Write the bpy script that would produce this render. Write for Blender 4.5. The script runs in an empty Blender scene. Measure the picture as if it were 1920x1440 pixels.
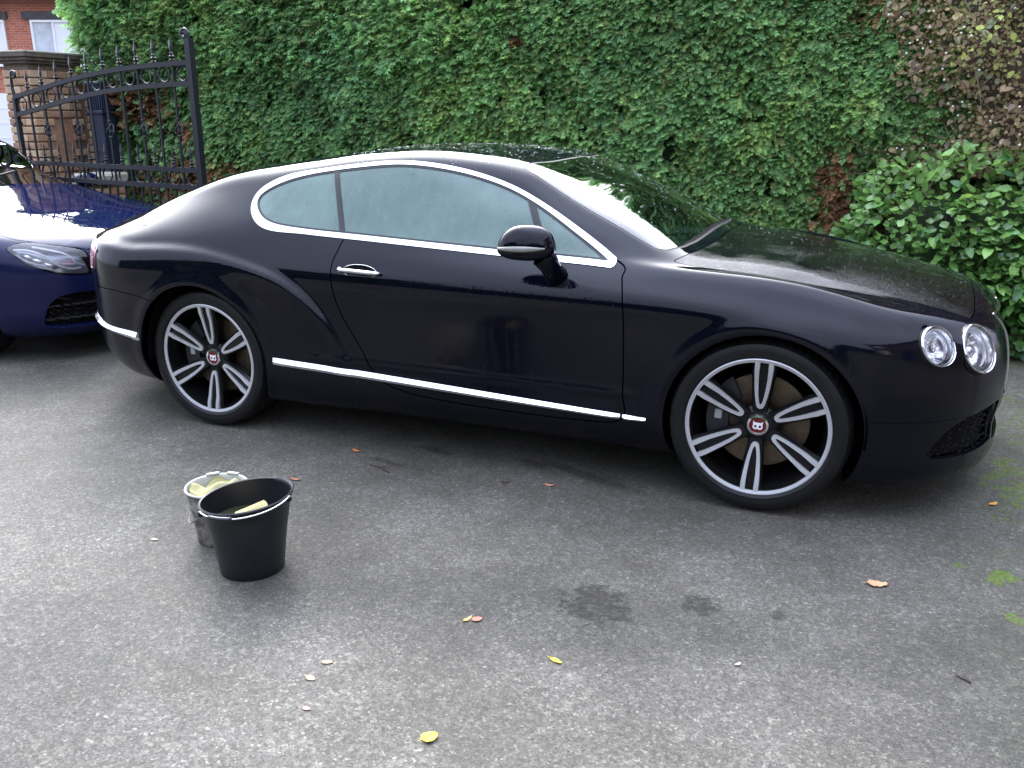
import bpy, bmesh, math, random
import numpy as np
from mathutils import Vector, Matrix
random.seed(7); RNG = np.random.default_rng(11)
SC = bpy.context.scene
COL = SC.collection
PI = math.pi

# ------------------------------------------------------------------ camera
cam_d = bpy.data.cameras.new('camera'); cam = bpy.data.objects.new('camera', cam_d); COL.objects.link(cam)
YAW, PITCH, ROLL = -0.395, 0.292, 0.001
cam_d.sensor_fit = 'HORIZONTAL'; cam_d.sensor_width = 36.0; cam_d.lens = 1660 / 1920 * 36.0
cam_d.clip_start = 0.05; cam_d.clip_end = 500
_f = Vector((math.sin(YAW) * math.cos(PITCH), math.cos(YAW) * math.cos(PITCH), -math.sin(PITCH)))
_r = Vector((math.cos(YAW), -math.sin(YAW), 0)); _u = _r.cross(_f)
cam.matrix_world = Matrix(((_r.x, _u.x, -_f.x, 3.128), (_r.y, _u.y, -_f.y, -4.374), (_r.z, _u.z, -_f.z, 1.548), (0, 0, 0, 1)))
SC.camera = cam

# ------------------------------------------------------------------ world, sun, exposure
GLOW, GLOW_POW = 62.0, 8.0
SUN_EL, SUN_AZ = math.radians(32), math.radians(128)          # azimuth of the sun seen from the car, from +X anticlockwise
world = bpy.data.worlds.new('World'); SC.world = world; world.use_nodes = True
nt = world.node_tree; nt.nodes.clear()
wo = nt.nodes.new('ShaderNodeOutputWorld'); bg = nt.nodes.new('ShaderNodeBackground')
sky = nt.nodes.new('ShaderNodeTexSky'); sky.sky_type = 'NISHITA'; sky.sun_disc = False
sky.sun_elevation = SUN_EL; sky.sun_rotation = PI / 2 - SUN_AZ; sky.dust_density = 3.0; sky.air_density = 1.0
hs = nt.nodes.new('ShaderNodeHueSaturation'); hs.inputs['Saturation'].default_value = 0.45
mx = nt.nodes.new('ShaderNodeMix'); mx.data_type = 'RGBA'; mx.inputs['Factor'].default_value = 0.62
mx.inputs['B'].default_value = (9.9, 11.1, 15.0, 1)               # the cloud layer
ml = nt.nodes.new('ShaderNodeMix'); ml.data_type = 'RGBA'; ml.blend_type = 'MULTIPLY'; ml.inputs['Factor'].default_value = 1
tc = nt.nodes.new('ShaderNodeTexCoord'); sx = nt.nodes.new('ShaderNodeSeparateXYZ'); rp = nt.nodes.new('ShaderNodeValToRGB')
rp.color_ramp.elements[0].position = 0.0; rp.color_ramp.elements[0].color = (0.5, 0.5, 0.5, 1)
rp.color_ramp.elements[1].position = 1.0; rp.color_ramp.elements[1].color = (2.0, 2.0, 2.0, 1)
e = rp.color_ramp.elements.new(0.5); e.color = (0.75, 0.75, 0.75, 1)
e = rp.color_ramp.elements.new(0.8); e.color = (1.05, 1.05, 1.05, 1)
nz = nt.nodes.new('ShaderNodeTexNoise'); nz.inputs['Scale'].default_value = 2.2; nz.inputs['Detail'].default_value = 5
cr = nt.nodes.new('ShaderNodeMapRange'); cr.inputs['From Min'].default_value = 0.3; cr.inputs['From Max'].default_value = 0.7
cr.inputs['To Min'].default_value = 0.8; cr.inputs['To Max'].default_value = 1.15
m3 = nt.nodes.new('ShaderNodeMix'); m3.data_type = 'RGBA'; m3.blend_type = 'MULTIPLY'; m3.inputs['Factor'].default_value = 1
L = nt.links.new
L(sky.outputs[0], hs.inputs['Color']); L(hs.outputs[0], mx.inputs['A']); L(tc.outputs['Generated'], sx.inputs[0])
L(sx.outputs['Z'], rp.inputs[0]); L(mx.outputs['Result'], ml.inputs['A']); L(rp.outputs[0], ml.inputs['B'])
L(tc.outputs['Generated'], nz.inputs['Vector']); L(nz.outputs[0], cr.inputs['Value'])
L(ml.outputs['Result'], m3.inputs['A']); L(cr.outputs[0], m3.inputs['B'])
# thin cloud glows round the hidden sun
dn = nt.nodes.new('ShaderNodeVectorMath'); dn.operation = 'DOT_PRODUCT'
dn.inputs[1].default_value = (math.cos(SUN_EL) * math.cos(SUN_AZ), math.cos(SUN_EL) * math.sin(SUN_AZ), math.sin(SUN_EL))
L(tc.outputs['Generated'], dn.inputs[0])
gp = nt.nodes.new('ShaderNodeMath'); gp.operation = 'MAXIMUM'; gp.inputs[1].default_value = 0; L(dn.outputs['Value'], gp.inputs[0])
gq = nt.nodes.new('ShaderNodeMath'); gq.operation = 'POWER'; gq.inputs[1].default_value = GLOW_POW; L(gp.outputs[0], gq.inputs[0])
gc = nt.nodes.new('ShaderNodeMix'); gc.data_type = 'RGBA'; gc.inputs['A'].default_value = (0, 0, 0, 1); gc.inputs['B'].default_value = (GLOW, GLOW, GLOW * 1.02, 1); L(gq.outputs[0], gc.inputs['Factor'])
ga = nt.nodes.new('ShaderNodeMix'); ga.data_type = 'RGBA'; ga.blend_type = 'ADD'; ga.inputs['Factor'].default_value = 1; L(m3.outputs['Result'], ga.inputs['A']); L(gc.outputs['Result'], ga.inputs['B'])
L(ga.outputs['Result'], bg.inputs['Color']); bg.inputs['Strength'].default_value = 0.12; L(bg.outputs[0], wo.inputs[0])
sun_d = bpy.data.lights.new('sun', 'SUN'); sun_d.energy = 0.9; sun_d.angle = math.radians(14); sun_d.color = (1.0, 0.96, 0.9)
sun = bpy.data.objects.new('sun', sun_d); COL.objects.link(sun)
sd = Vector((math.cos(SUN_EL) * math.cos(SUN_AZ), math.cos(SUN_EL) * math.sin(SUN_AZ), math.sin(SUN_EL)))
sun.rotation_euler = sd.to_track_quat('Z', 'Y').to_euler()
vs = SC.view_settings; vs.view_transform = 'Standard'; vs.look = 'None'; vs.gamma = 1; vs.use_curve_mapping = False; vs.exposure = 1.35
SC.cycles.max_bounces = 8; SC.cycles.transparent_max_bounces = 12

# ------------------------------------------------------------------ helpers
def tag(o, label=None, cat=None, group=None, kind=None):
    if label: o['label'] = label
    if cat: o['category'] = cat
    if group: o['group'] = group
    if kind: o['kind'] = kind
    return o
def link(name, me, parent=None, mat=None):
    o = bpy.data.objects.new(name, me); COL.objects.link(o)
    if mat is not None and me is not None and len(me.materials) == 0: me.materials.append(mat)
    if parent is not None: o.parent = parent
    return o
def empty(name, loc=(0, 0, 0), rz=0.0):
    o = bpy.data.objects.new(name, None); COL.objects.link(o); o.location = loc; o.rotation_euler = (0, 0, rz)
    o.empty_display_size = 0.1
    return o
def fast_mesh(name, V, F, smooth=True, tint=None):
    """V (N,3) floats, F (M,k) ints"""
    V = np.ascontiguousarray(V, dtype=np.float32); F = np.ascontiguousarray(F, dtype=np.int32)
    me = bpy.data.meshes.new(name); k = F.shape[1]
    me.vertices.add(len(V)); me.vertices.foreach_set('co', V.ravel())
    me.loops.add(F.size); me.loops.foreach_set('vertex_index', F.ravel())
    me.polygons.add(len(F)); me.polygons.foreach_set('loop_start', np.arange(0, F.size, k, dtype=np.int32))
    me.polygons.foreach_set('use_smooth', np.full(len(F), smooth))
    if tint is not None:
        a = me.color_attributes.new('tint', 'FLOAT_COLOR', 'POINT'); a.data.foreach_set('color', np.ascontiguousarray(tint, dtype=np.float32).ravel())
    me.update(calc_edges=True)
    return me
def bm_obj(name, bm, mat, parent=None, smooth=None):
    me = bpy.data.meshes.new(name); bm.normal_update(); bm.to_mesh(me); bm.free()
    if smooth is not None:
        for p in me.polygons: p.use_smooth = True
        if smooth < 3: me.set_sharp_from_angle(angle=smooth)
    return link(name, me, parent, mat)
def add_box(bm, c, s, rot=None, bev=0):
    r = bmesh.ops.create_cube(bm, size=1.0); vs_ = r['verts']
    bmesh.ops.scale(bm, vec=s, verts=vs_)
    if bev:
        ed = list({e for v in vs_ for e in v.link_edges})
        q = bmesh.ops.bevel(bm, geom=ed, offset=bev, segments=1, affect='EDGES'); vs_ = list({v for f in q['faces'] for v in f.verts} | {v for v in vs_ if v.is_valid})
        vs_ = [v for v in vs_ if v.is_valid]
    if rot is not None: bmesh.ops.rotate(bm, cent=(0, 0, 0), matrix=rot, verts=vs_)
    bmesh.ops.translate(bm, vec=c, verts=vs_)
    return vs_
def add_lathe(bm, prof, seg=32, axis='Z', closed=False, M=None):
    """prof list of (r, h); revolve about axis"""
    rings = []
    for (r, h) in prof:
        ring = []
        for i in range(seg):
            a = 2 * PI * i / seg
            p = Vector((r * math.cos(a), r * math.sin(a), h))
            if axis == 'Y': p = Vector((r * math.cos(a), -h, r * math.sin(a)))   # h measured towards -Y
            if M is not None: p = M @ p
            ring.append(bm.verts.new(p))
        rings.append(ring)
    n = len(rings)
    for k in range(n if closed else n - 1):
        A, B = rings[k], rings[(k + 1) % n]
        for i in range(seg):
            j = (i + 1) % seg
            bm.faces.new((A[i], A[j], B[j], B[i]))
    return rings
def add_tube(bm, pts, r, seg=8, cap=True, flat=1.0):
    pts = [Vector(p) for p in pts]; rad = r if isinstance(r, (list, tuple)) else [r] * len(pts)
    rings = []; prev = None
    for i, p in enumerate(pts):
        t = (pts[min(i + 1, len(pts) - 1)] - pts[max(i - 1, 0)]).normalized()
        if prev is None:
            a = t.orthogonal().normalized()
        else:
            a = (prev - t * prev.dot(t)); a = a.normalized() if a.length > 1e-6 else t.orthogonal().normalized()
        prev = a; b = t.cross(a)
        rings.append([bm.verts.new(p + (a * math.cos(2 * PI * k / seg) + b * math.sin(2 * PI * k / seg) * flat) * rad[i]) for k in range(seg)])
    for A, B in zip(rings, rings[1:]):
        for k in range(seg):
            j = (k + 1) % seg; bm.faces.new((A[k], A[j], B[j], B[k]))
    if cap:
        bm.faces.new(list(reversed(rings[0]))); bm.faces.new(rings[-1])
    return rings
def add_prism(bm, poly, d, M=None):
    """poly list of (x,z) extruded along +Y by d"""
    A = [bm.verts.new((M @ Vector((x, 0, z))) if M else (x, 0, z)) for x, z in poly]
    B = [bm.verts.new((M @ Vector((x, d, z))) if M else (x, d, z)) for x, z in poly]
    n = len(poly); bm.faces.new(A); bm.faces.new(list(reversed(B)))
    for i in range(n):
        j = (i + 1) % n; bm.faces.new((A[j], A[i], B[i], B[j]))
def cr_poly(pts, n=8, closed=True):
    """Catmull-Rom densified outline"""
    P = np.array(pts, float); m = len(P); out = []
    rng = range(m) if closed else range(m - 1)
    for i in rng:
        p0, p1, p2, p3 = (P[(i - 1) % m], P[i], P[(i + 1) % m], P[(i + 2) % m]) if closed else (P[max(i - 1, 0)], P[i], P[i + 1], P[min(i + 2, m - 1)])
        for k in range(n):
            t = k / n
            out.append(0.5 * ((2 * p1) + (-p0 + p2) * t + (2 * p0 - 5 * p1 + 4 * p2 - p3) * t * t + (-p0 + 3 * p1 - 3 * p2 + p3) * t ** 3))
    if not closed: out.append(P[-1])
    return np.array(out)

# ------------------------------------------------------------------ materials
class NM:
    def __init__(s, name):
        s.m = bpy.data.materials.new(name); s.m.use_nodes = True; s.t = s.m.node_tree; s.n = s.t.nodes; s.p = s.n['Principled BSDF']; s.out = s.n['Material Output']
    def new(s, t, **kw):
        n = s.n.new(t)
        for k, v in kw.items(): setattr(n, k, v)
        return n
    def l(s, a, b): s.t.links.new(a, b)
    def coord(s, scale=(1, 1, 1), kind='Object'):
        c = s.new('ShaderNodeTexCoord'); m = s.new('ShaderNodeMapping'); m.inputs['Scale'].default_value = scale
        s.l(c.outputs[kind], m.inputs[0]); return m.outputs[0]
    def noise(s, vec, scale, detail=4, rough=0.6, dist=0):
        n = s.new('ShaderNodeTexNoise'); n.inputs['Scale'].default_value = scale; n.inputs['Detail'].default_value = detail
        n.inputs['Roughness'].default_value = rough; n.inputs['Distortion'].default_value = dist
        if vec is not None: s.l(vec, n.inputs['Vector'])
        return n.outputs[0]
    def ramp(s, v, stops):
        r = s.new('ShaderNodeValToRGB'); cr_ = r.color_ramp
        while len(cr_.elements) < len(stops): cr_.elements.new(0.5)
        for e_, (p, c) in zip(cr_.elements, stops):
            e_.position = p; e_.color = (c[0], c[1], c[2], 1) if isinstance(c, (tuple, list)) else (c, c, c, 1)
        s.l(v, r.inputs[0]); return r.outputs[0]
    def mix(s, f, a, b, blend='MIX'):
        m = s.new('ShaderNodeMix', data_type='RGBA', blend_type=blend)
        for key, val in (('Factor', f), ('A', a), ('B', b)):
            if hasattr(val, 'links') or hasattr(val, 'is_linked'): s.l(val, m.inputs[key])
            else: m.inputs[key].default_value = val if key == 'Factor' else (val[0], val[1], val[2], 1)
        return m.outputs['Result']
    def math(s, op, a, b=None, c=None):
        m = s.new('ShaderNodeMath', operation=op)
        for i, val in enumerate((a, b, c)):
            if val is None: continue
            if hasattr(val, 'is_linked'): s.l(val, m.inputs[i])
            else: m.inputs[i].default_value = val
        return m.outputs[0]
    def bump(s, h, strength=0.3, dist=0.01, prev=None):
        b = s.new('ShaderNodeBump'); b.inputs['Strength'].default_value = strength; b.inputs['Distance'].default_value = dist
        s.l(h, b.inputs['Height'])
        if prev is not None: s.l(prev, b.inputs['Normal'])
        return b.outputs[0]
    def set(s, **kw):
        for k, v in kw.items():
            k = k.replace('_', ' ')
            i = s.p.inputs[k]
            if hasattr(v, 'is_linked'): s.l(v, i)
            elif isinstance(v, (tuple, list)): i.default_value = (v[0], v[1], v[2], 1)
            else: i.default_value = v
        return s
def simple(name, col, rough=0.5, metal=0.0, var=0.0, scale=20, bump=0.0, **kw):
    m = NM(name); v = m.coord()
    if var:
        n = m.noise(v, scale, 5)
        a = tuple(c * (1 - var) for c in col); b = tuple(min(c * (1 + var), 1) for c in col)
        m.set(Base_Color=m.ramp(n, [(0.3, a), (0.7, b)]))
        if bump: m.set(Normal=m.bump(n, bump, 0.003))
    else: m.set(Base_Color=col)
    m.set(Roughness=rough, Metallic=metal, **kw)
    return m.m
M = {}
def car_paint(name, col, wet=0.0, drip_k=1.0):
    m = NM(name); v = m.coord()
    drip = m.coord((70, 70, 2.2)); n1 = m.noise(drip, 1.0, 3)
    n2 = m.noise(v, 9, 2)
    rz = m.new('ShaderNodeSeparateXYZ'); m.l(v, rz.inputs[0]); run = m.new('ShaderNodeMapRange'); run.interpolation_type = 'SMOOTHSTEP'; run.inputs['From Min'].default_value = 0.76; run.inputs['From Max'].default_value = 0.84; m.l(rz.outputs['Z'], run.inputs['Value'])
    rtop = m.new('ShaderNodeMapRange'); rtop.inputs['From Min'].default_value = 0.895; rtop.inputs['From Max'].default_value = 0.865; m.l(rz.outputs['Z'], rtop.inputs['Value'])
    runx = m.new('ShaderNodeMapRange'); runx.inputs['From Min'].default_value = 1.15; runx.inputs['From Max'].default_value = 1.5; m.l(rz.outputs['X'], runx.inputs['Value'])
    runy = m.new('ShaderNodeMapRange'); runy.inputs['From Min'].default_value = 2.42; runy.inputs['From Max'].default_value = 2.22; m.l(rz.outputs['X'], runy.inputs['Value'])
    rh = m.math('MULTIPLY', m.math('MULTIPLY', m.math('MULTIPLY', run.outputs[0], rtop.outputs[0]), m.math('MULTIPLY', runx.outputs[0], runy.outputs[0])), m.ramp(m.noise(m.coord((95, 60, 6)), 1.0, 2), [(0.47, 0.0), (0.56, 1.0)]))
    b = m.bump(n1, 0.05 * drip_k, 0.002); b = m.bump(n2, 0.02, 0.004, b)
    if drip_k == 1.0 and not wet: b = m.bump(rh, 0.30, 0.002, b)
    if wet:
        w = m.noise(m.coord((1, 1.6, 1)), 110, 3, 0.6); wm = m.noise(v, 3.0, 3)
        hgt = m.math('MULTIPLY', m.ramp(w, [(0.45, 0.0), (0.6, 1.0)]), m.ramp(wm, [(0.4, 0.15), (0.62, 1.0)]))
        b = m.bump(hgt, wet, 0.004, b)
    st = m.noise(m.coord((38, 38, 3.0)), 1.0, 4); rough = m.ramp(st, [(0.52, 0.025), (0.60, 0.07), (0.72, 0.20)])
    sz = m.new('ShaderNodeSeparateXYZ'); m.l(v, sz.inputs[0]); dirt = m.new('ShaderNodeMapRange'); dirt.inputs['From Min'].default_value = 0.80; dirt.inputs['From Max'].default_value = 0.62; m.l(sz.outputs['Z'], dirt.inputs['Value'])
    film_ = m.math('MULTIPLY', dirt.outputs[0], m.ramp(m.noise(v, 5, 5, .7), [(0.3, 0.10), (0.7, 0.22)])); rough = m.math('ADD', rough, film_)
    m.set(Base_Color=col, Roughness=0.55, Metallic=0.0, Normal=b)
    m.p.inputs['Coat Weight'].default_value = 1.0; m.l(rough, m.p.inputs['Coat Roughness']); m.p.inputs['Coat IOR'].default_value = 1.38
    m.l(b, m.p.inputs['Coat Normal']); m.p.inputs['Specular IOR Level'].default_value = 0.0
    return m.m
M['paint'] = car_paint('black_paint', (0.0017, 0.0019, 0.0062))
M['paint_wet'] = car_paint('black_paint_rained_on', (0.002, 0.002, 0.004), wet=0.17)
M['blue'] = car_paint('blue_paint', (0.006, 0.009, 0.042), drip_k=.25)
M['chrome'] = simple('chrome', (0.86, 0.86, 0.88), 0.12, 1.0)
M['alloy'] = simple('machined_alloy', (0.60, 0.60, 0.61), 0.36, 0.5, 0.06, 90)
M['darkalloy'] = simple('black_alloy', (0.006, 0.006, 0.0065), 0.25, Specular_IOR_Level=0.3)
M['rubber'] = simple('tyre_rubber', (0.007, 0.007, 0.0075), 0.48, 0, 0.35, 14, Specular_IOR_Level=0.3)
M['seal'] = simple('black_seal', (0.01, 0.01, 0.011), 0.5)
M['void'] = simple('underbody_black', (0.005, 0.005, 0.005), 0.9, Specular_IOR_Level=0.1)
M['trim'] = simple('black_plastic', (0.018, 0.018, 0.02), 0.42, 0, 0.2, 30)
M['disc'] = simple('brake_disc', (0.15, 0.115, 0.08), 0.45, 0.8, 0.25, 40)
M['red'] = simple('badge_enamel', (0.13, 0.006, 0.010), 0.15)
M['white'] = simple('white_enamel', (0.85, 0.85, 0.85), 0.3)
M['leather'] = simple('cabin_trim', (0.05, 0.055, 0.055), 0.6, 0, 0.2, 12)
M['cream'] = simple('cabin_cream', (0.35, 0.36, 0.34), 0.6)
m = NM('tail_lamp_red'); m.set(Base_Color=(0.55, 0.01, 0.015), Roughness=0.08); m.p.inputs['Coat Weight'].default_value = 1; m.p.inputs['Emission Color'].default_value = (0, 0, 0, 1); M['tail'] = m.m
def glass_mat(name, tint, fog=0.0, fogcol=(0.5, 0.58, 0.55), refl=1.5, streak=False):
    m = NM(name); m.n.remove(m.p)
    tr = m.new('ShaderNodeBsdfTransparent'); tr.inputs[0].default_value = (*tint, 1)
    gl = m.new('ShaderNodeBsdfGlossy'); gl.inputs['Roughness'].default_value = 0.02; gl.inputs[0].default_value = (1, 1, 1, 1)
    fr = m.new('ShaderNodeFresnel'); fr.inputs[0].default_value = 1.52
    fac = m.math('MULTIPLY', fr.outputs[0], refl); fac = m.math('MINIMUM', fac, 1.0)
    base = tr.outputs[0]
    if fog:
        df = m.new('ShaderNodeBsdfDiffuse'); df.inputs[0].default_value = (*fogcol, 1)
        ms = m.new('ShaderNodeMixShader')
        n = m.noise(m.coord((22, 22, 3.5)), 1.0, 5, 0.65); n2 = m.noise(m.coord(), 3.5, 3)
        f = m.math('ADD', m.math('MULTIPLY', m.ramp(n, [(0.3, 0.0), (0.8, 1.0)]), 0.12), m.math('MULTIPLY', m.ramp(n2, [(0.35, 0), (0.7, 1)]), 0.12))
        f = m.math('ADD', f, fog); m.l(f, ms.inputs[0]); m.l(tr.outputs[0], ms.inputs[1]); m.l(df.outputs[0], ms.inputs[2]); base = ms.outputs[0]
    m2 = m.new('ShaderNodeMixShader'); m.l(fac, m2.inputs[0]); m.l(base, m2.inputs[1]); m.l(gl.outputs[0], m2.inputs[2])
    m.l(m2.outputs[0], m.out.inputs[0])
    return m.m
M['glass'] = glass_mat('windscreen_glass', (0.36, 0.54, 0.48), 0.0, refl=1.9)
M['fogglass'] = glass_mat('misted_side_glass', (0.6, 0.75, 0.7), 0.37, (0.225, 0.345, 0.305), refl=1.0)
M['lens'] = glass_mat('lamp_lens', (0.93, 0.93, 0.95), 0.0, refl=1.6)
M['amberclear'] = simple('indicator_lens', (0.26, 0.26, 0.23), 0.15, 0.2)
def drop_mat():
    m = NM('water_drop'); m.n.remove(m.p)
    gl = m.new('ShaderNodeBsdfGlossy'); gl.inputs['Roughness'].default_value = 0.06; gl.inputs[0].default_value = (0.9, 0.95, 1, 1)
    tr = m.new('ShaderNodeBsdfTransparent'); tr.inputs[0].default_value = (0.85, 0.88, 0.88, 1)
    fr = m.new('ShaderNodeFresnel'); fr.inputs[0].default_value = 1.33
    f = m.math('MINIMUM', m.math('ADD', m.math('MULTIPLY', fr.outputs[0], 1.2), 0.02), 1.0)
    ms = m.new('ShaderNodeMixShader'); m.l(f, ms.inputs[0]); m.l(tr.outputs[0], ms.inputs[1]); m.l(gl.outputs[0], ms.inputs[2]); m.l(ms.outputs[0], m.out.inputs[0])
    return m.m
M['drop'] = drop_mat()

# ------------------------------------------------------------------ car surface machinery
def pchip(xk, yk, x):
    xk = np.asarray(xk, float); yk = np.asarray(yk, float); h = np.diff(xk); d = np.diff(yk) / h
    m_ = np.zeros(len(xk)); m_[1:-1] = np.where(d[:-1] * d[1:] > 0, 2 * d[:-1] * d[1:] / (d[:-1] + d[1:] + 1e-12 * np.sign(d[:-1] + d[1:] + 1e-30)), 0)
    m_[0] = d[0]; m_[-1] = d[-1]
    i = np.clip(np.searchsorted(xk, x) - 1, 0, len(h) - 1); t = (x - xk[i]) / h[i]
    return ((2 * t ** 3 - 3 * t ** 2 + 1) * yk[i] + (t ** 3 - 2 * t ** 2 + t) * h[i] * m_[i] + (-2 * t ** 3 + 3 * t ** 2) * yk[i + 1] + (t ** 3 - t ** 2) * h[i] * m_[i + 1])
def cubic(tk, yk, t):
    """natural cubic spline, yk (n,3)"""
    n = len(tk); h = np.diff(tk); A = np.zeros((n, n)); B = np.zeros((n, yk.shape[1])); A[0, 0] = 1; A[-1, -1] = 1
    for i in range(1, n - 1):
        A[i, i - 1] = h[i - 1]; A[i, i] = 2 * (h[i - 1] + h[i]); A[i, i + 1] = h[i]
        B[i] = 6 * ((yk[i + 1] - yk[i]) / h[i] - (yk[i] - yk[i - 1]) / h[i - 1])
    Mm = np.linalg.solve(A, B); i = np.clip(np.searchsorted(tk, t) - 1, 0, n - 2); hi = h[i][:, None]; a = (tk[i + 1] - t)[:, None] / hi; b = (t - tk[i])[:, None] / hi
    return a * yk[i] + b * yk[i + 1] + ((a ** 3 - a) * Mm[i] + (b ** 3 - b) * Mm[i + 1]) * hi ** 2 / 6
def smooth_u(P, it):
    for _ in range(it):
        Q = P.copy(); Q[1:-1] = 0.25 * P[:-2] + 0.5 * P[1:-1] + 0.25 * P[2:]; P = Q
    return P
class Shell:
    """a car skin: grid from right sill over the roof to left sill, wrapping round nose and tail; pieces are cut from it"""
    def __init__(s, stations, nose, tail, xc_f, xc_r, n_f=2.5, n_r=2.5, du=0.012, post=None, iters=18, nvs=None, sharp=0.17, flat_from=None):
        kp = list(range(7)) + [6.7, 7.3] + list(range(8, 15))
        def split(q):
            a, b, c = q[6], q[7], q[8]; mid2 = lambda u, w, t: tuple(u[i] * (1 - t) + w[i] * t for i in range(2))
            return list(q[:7]) + [mid2(b, a, sharp), mid2(b, c, sharp)] + list(q[8:])
        if flat_from is not None:                                # a straight shoulder between crease and waistline
            stations = [(x, q if x < flat_from else q[:8] + [((q[7][0] + q[9][0]) / 2 + .005, (q[7][1] + q[9][1]) / 2 + .003)] + q[9:]) for x, q in stations]
        stations = [(x, split(q)) for x, q in stations]; nose = split(nose); tail = split(tail); kp = np.array(kp, float)
        X = np.array([q[0] for q in stations]); Y = np.array([[p[0] for p in q[1]] for q in stations]); Z = np.array([[p[1] for p in q[1]] for q in stations])
        K = Y.shape[1]; nmid = int((xc_f - xc_r) / du); ncap = 64
        ph = np.linspace(0, PI / 2, ncap + 1)
        P = np.zeros((ncap + nmid + ncap + 1, K, 3))
        for k in range(K):
            xs = np.concatenate([[tail[k][0]], X, [nose[k][0]]]); zs = np.concatenate([[tail[k][1]], Z[:, k], [nose[k][1]]])
            ys = np.concatenate([[Y[0, k]], Y[:, k], [Y[-1, k]]])
            xr = xc_r + (tail[k][0] - xc_r) * np.sin(ph[::-1]) ** (2 / n_r * 0.9)
            xf = xc_f + (nose[k][0] - xc_f) * np.sin(ph) ** (2 / n_f * 0.9)
            fr = (1 - np.clip((xr - xc_r) / (tail[k][0] - xc_r), 0, 1) ** n_r) ** (1 / n_r); ff = (1 - np.clip((xf - xc_f) / (nose[k][0] - xc_f), 0, 1) ** n_f) ** (1 / n_f)
            xm = np.linspace(xc_r, xc_f, nmid + 1)[1:-1]
            x = np.concatenate([xr, xm, xf]); f = np.concatenate([fr, np.ones(len(xm)), ff])
            P[:, k, 0] = x; P[:, k, 1] = pchip(xs, ys, x) * f; P[:, k, 2] = pchip(xs, zs, x)
        P[ncap // 2:-ncap // 2] = smooth_u(P, iters)[ncap // 2:-ncap // 2]
        nv = nvs or 150
        out = np.zeros((P.shape[0], nv, 3)); vp = np.zeros((P.shape[0], nv))
        for i in range(P.shape[0]):
            Q = P[i]; Qm = np.vstack([Q, Q[-2] * [1, -1, 1]])       # one mirrored point keeps the crown flat
            d = np.linalg.norm(np.diff(Qm, axis=0), axis=1) ** 0.8; d = np.maximum(d, 1e-4); t = np.concatenate([[0], np.cumsum(d)])
            tt = np.linspace(0, t[-2], nv); out[i] = cubic(t, Qm, tt); vp[i] = np.interp(tt, t[:-1], kp)
        out[:, -1, 1] = 0; out[0, :, 1] = 0; out[-1, :, 1] = 0
        out[:, :, 1] = np.maximum(out[:, :, 1], 0)
        if post is not None: out = post(out, vp)
        R = out * [1, -1, 1]; G = np.concatenate([R, out[:, ::-1][:, 1:]], axis=1); VP = np.concatenate([vp, vp[:, ::-1][:, 1:]], axis=1)
        nu, nvv = G.shape[:2]
        gu = np.gradient(G, axis=0); gv = np.gradient(G, axis=1); N = np.cross(gu, gv); 
        ln = np.linalg.norm(N, axis=2, keepdims=True); N = N / np.maximum(ln, 1e-12)
        N[0] = [-1, 0, 0]; N[-1] = [1, 0, 0]
        for j in range(nvv):                                     # noses: average the near rings
            N[0, j] = N[1, j] * [1, 0, 1]; N[0, j] /= max(np.linalg.norm(N[0, j]), 1e-9); N[-1, j] = N[-2, j] * [1, 0, 1]; N[-1, j] /= max(np.linalg.norm(N[-1, j]), 1e-9)
        mid = N[nu // 2, nvv // 2]
        if mid[2] < 0: N = -N
        s.V = G.reshape(-1, 3); s.N = N.reshape(-1, 3); s.A = VP.reshape(-1)
        idx = np.arange(nu * nvv).reshape(nu, nvv)
        s.Q = np.stack([idx[:-1, :-1], idx[1:, :-1], idx[1:, 1:], idx[:-1, 1:]], axis=-1).reshape(-1, 4)
        if mid[2] < 0: pass
        s.polys = [tuple(q) for q in ()]
        s.G = G
    def piece(s): return Piece(s.V, s.N, s.A, s.Q, [])
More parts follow.
